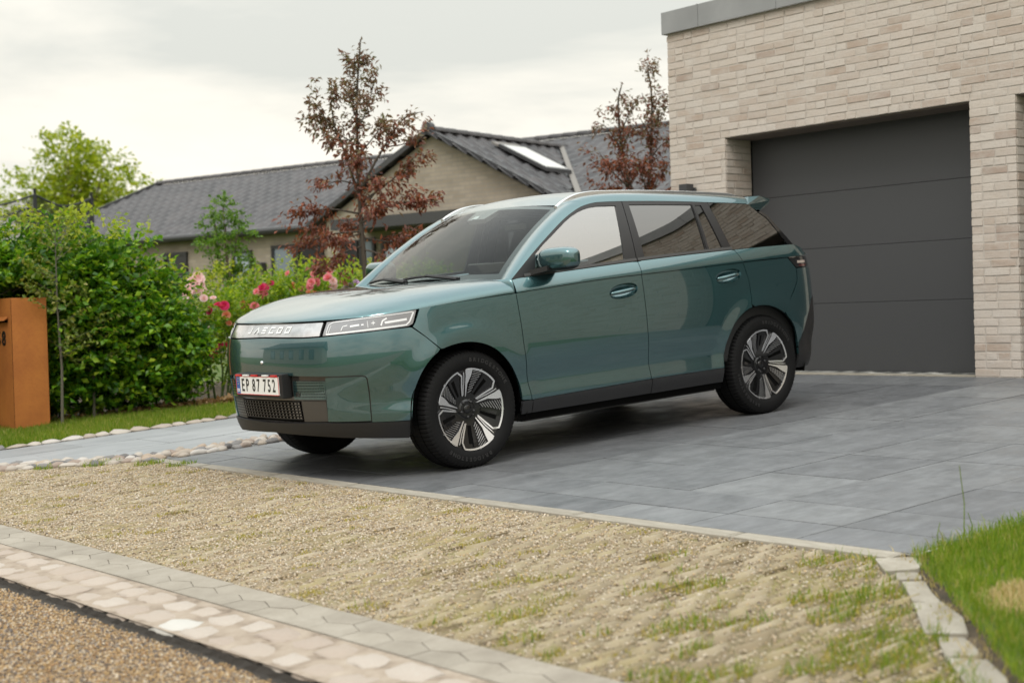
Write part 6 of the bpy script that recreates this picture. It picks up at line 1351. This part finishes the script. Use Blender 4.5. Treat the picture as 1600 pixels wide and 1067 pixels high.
def blob_tree(name, foot, blobs, label, cat, seed, nsp, nl, ls, mat, trunk, bark=BARK, length=.4, shell=.5):
    r = np.random.default_rng(seed); o = empty(name, foot, (0, 0, YAW1), label, cat); m = MB(); m.tube(trunk[0], trunk[1], 8); m.obj('trunk', bark, o, smooth=True); m = MB()
    for b in blobs:
        t0 = np.array(trunk[0][-1])*.6+np.array(trunk[0][0])*.4; c = np.array(b[:3]); m.tube([t0.tolist(), (t0*.4+c*.6+np.array([0, 0, -.1])).tolist(), c.tolist()], [trunk[1][-1]*.8, trunk[1][-1]*.4, .008], 5)
    m.obj('limb', bark, o); C, O = blob_points(blobs, nsp, r, shell); O = O+np.array([0, 0, .25]); P, D = sprays(C, O, nl, length, r); leaves('crown', P, D, ls, mat, o, seed+1, .6, .2); return o
blob_tree('small_tree', (3.43, 8.42, .2), [(-.02, 0, 2.12, .15, .16, .13), (-.15, .1, 1.95, .15, .15, .08), (.14, 0, 1.82, .18, .17, .08), (-.12, -.1, 1.68, .20, .18, .08), (.08, 0, 1.50, .22, .2, .11), (-.06, .05, 1.25, .20, .2, .12), (.16, .1, 1.98, .09, .1, .07), (-.24, 0, 1.72, .07, .08, .05), (.20, .0, 1.42, .12, .12, .09)], 'small bright green tree with rounded tiers in front of the bungalow wall', 'tree', 701, 330, 9, .05, SMTM, ([(0, 0, -.1), (.02, 0, .9), (0, 0, 1.9)], [.03, .024, .008]), length=.10)
rr_ = np.random.default_rng(9); bl = [(rr_.normal(0, .95), rr_.normal(0, .7), 4.85+rr_.normal(0, .50), rr_.uniform(.45, .75), .6, rr_.uniform(.35, .6)) for _ in range(20)]+[(-1.4, 0, 4.5, .5, .5, .4), (1.4, 0, 4.8, .45, .5, .45), (0, 0, 4.6, 1.1, .8, .6), (.9, 0, 4.0, .7, .6, .5), (-.5, 0, 3.8, .9, .6, .5), (-.2, 0, 5.9, .6, .4, .35), (.8, 0, 5.6, .5, .4, .35)]
blob_tree('broadleaf_tree', (11.8, 32.6, 0), bl, 'large fresh green tree rising beyond the trampoline against the sky', 'tree', 711, 1250, 9, .15, TREM, ([(0, 0, -.2), (.05, 0, 2), (0, 0, 4.6)], [.22, .18, .07]), length=.50, shell=.6)
# --- trampoline with safety net
POLEM = prin('net_pole', (.012, .014, .016), .5); NETM = bpy.data.materials.new('safety_net'); NETM.use_nodes = True; t = NETM.node_tree; tr = t.nodes.new('ShaderNodeBsdfTransparent'); mx = t.nodes.new('ShaderNodeMixShader'); mx.inputs[0].default_value = .42; b = bsdf(NETM); b.inputs['Base Color'].default_value = (.015, .016, .018, 1)
t.links.new(tr.outputs[0], mx.inputs[1]); t.links.new(b.outputs[0], mx.inputs[2]); t.links.new(mx.outputs[0], [n for n in t.nodes if n.type == 'OUTPUT_MATERIAL'][0].inputs[0])
tra = empty('trampoline', (4.12, 17.15, .1), (0, 0, 0), 'trampoline with black net and poles showing above the hedge', 'trampoline'); TRR = 1.42; angs = [R_(a) for a in (207, 262, 310, 5, 60, 110, 160)]
top_ = lambda a: (TRR*math.cos(a), TRR*math.sin(a), 3.0); net = MB(); cab = MB()
for i, a in enumerate(angs):
    m = MB(); x, y, z = top_(a); m.tube([(x, y, -.1), (x, y, z)], .035, 8); m.tube([(x, y, z), (x, y, z+.10)], [.02, .03], 8); m.obj('pole', POLEM, tra)
    b2 = angs[(i+1) % len(angs)]; b2 = b2 if b2 > a else b2+2*math.pi; pts = []
    for f in np.linspace(0, 1, 11): w = a+(b2-a)*f; rr = TRR*(1-.10*math.sin(math.pi*f)); pts.append((rr*math.cos(w), rr*math.sin(w), 3.0-.16*math.sin(math.pi*f)))
    cab.tube(pts, .018, 6); net.add([(p[0], p[1], h) for p in pts for h in (p[2], .8)], [(2*k, 2*k+1, 2*k+3, 2*k+2) for k in range(10)])
net.obj('safety_net', NETM, tra); cab.obj('net_cable', POLEM, tra); m = MB(); m.lathe([(TRR+.1, .78), (TRR+.1, .84), (TRR-.25, .84)], 32, 'z'); m.obj('bed', POLEM, tra)
# ------------------------------------------------------------------ rusty steel mailbox
COR = prin('weathering_steel', (.36, .13, .03), .75, .15); t = COR.node_tree
c_ = ramp(t, noise(t, 2.6, 6, .62), [(.30, (.33, .105, .022)), (.52, (.43, .150, .030)), (.72, (.50, .185, .036))]); c_ = cmix(t, ramp(t, noise(t, 40, 5, .65), [(.45, (0,)*3), (.75, (.35,)*3)]), c_, (.26, .075, .018)); setcol(COR, c_); bump(COR, noise(t, 90, 4, .6), .12, .003)
mb = empty('mailbox', (-.405, 5.36, gz(-.4)), (0, 0, 0), 'rusty brown steel mailbox pillar with house number on the lawn strip', 'mailbox')
MB().box((0, 0, -.15), (.325, .55, 1.205), .003).obj('body', COR, mb)
MB().box((-.003, .004, -.1), (.0, .0065, 1.19)).obj('edge_seam', DARK, mb)
m = MB(); m.box((-.002, .10, .985), (.004, .47, 1.02)); m.obj('letter_slot', DARK, mb)
m = MB(); m.prism([(-.004, .085, 1.022), (-.045, .085, 1.000), (-.045, .085, 1.004), (-.004, .085, 1.038)], (0, .40, 0)); m.obj('slot_flap', COR, mb)
for k, ch in enumerate('58'):
    me = font_mesh(ch, .185, .002, .003, 1.0); me.materials.append(INK); me.transform(FRONT); obj('house_number', me, mb, (-.005, .325-.125*k, .835))
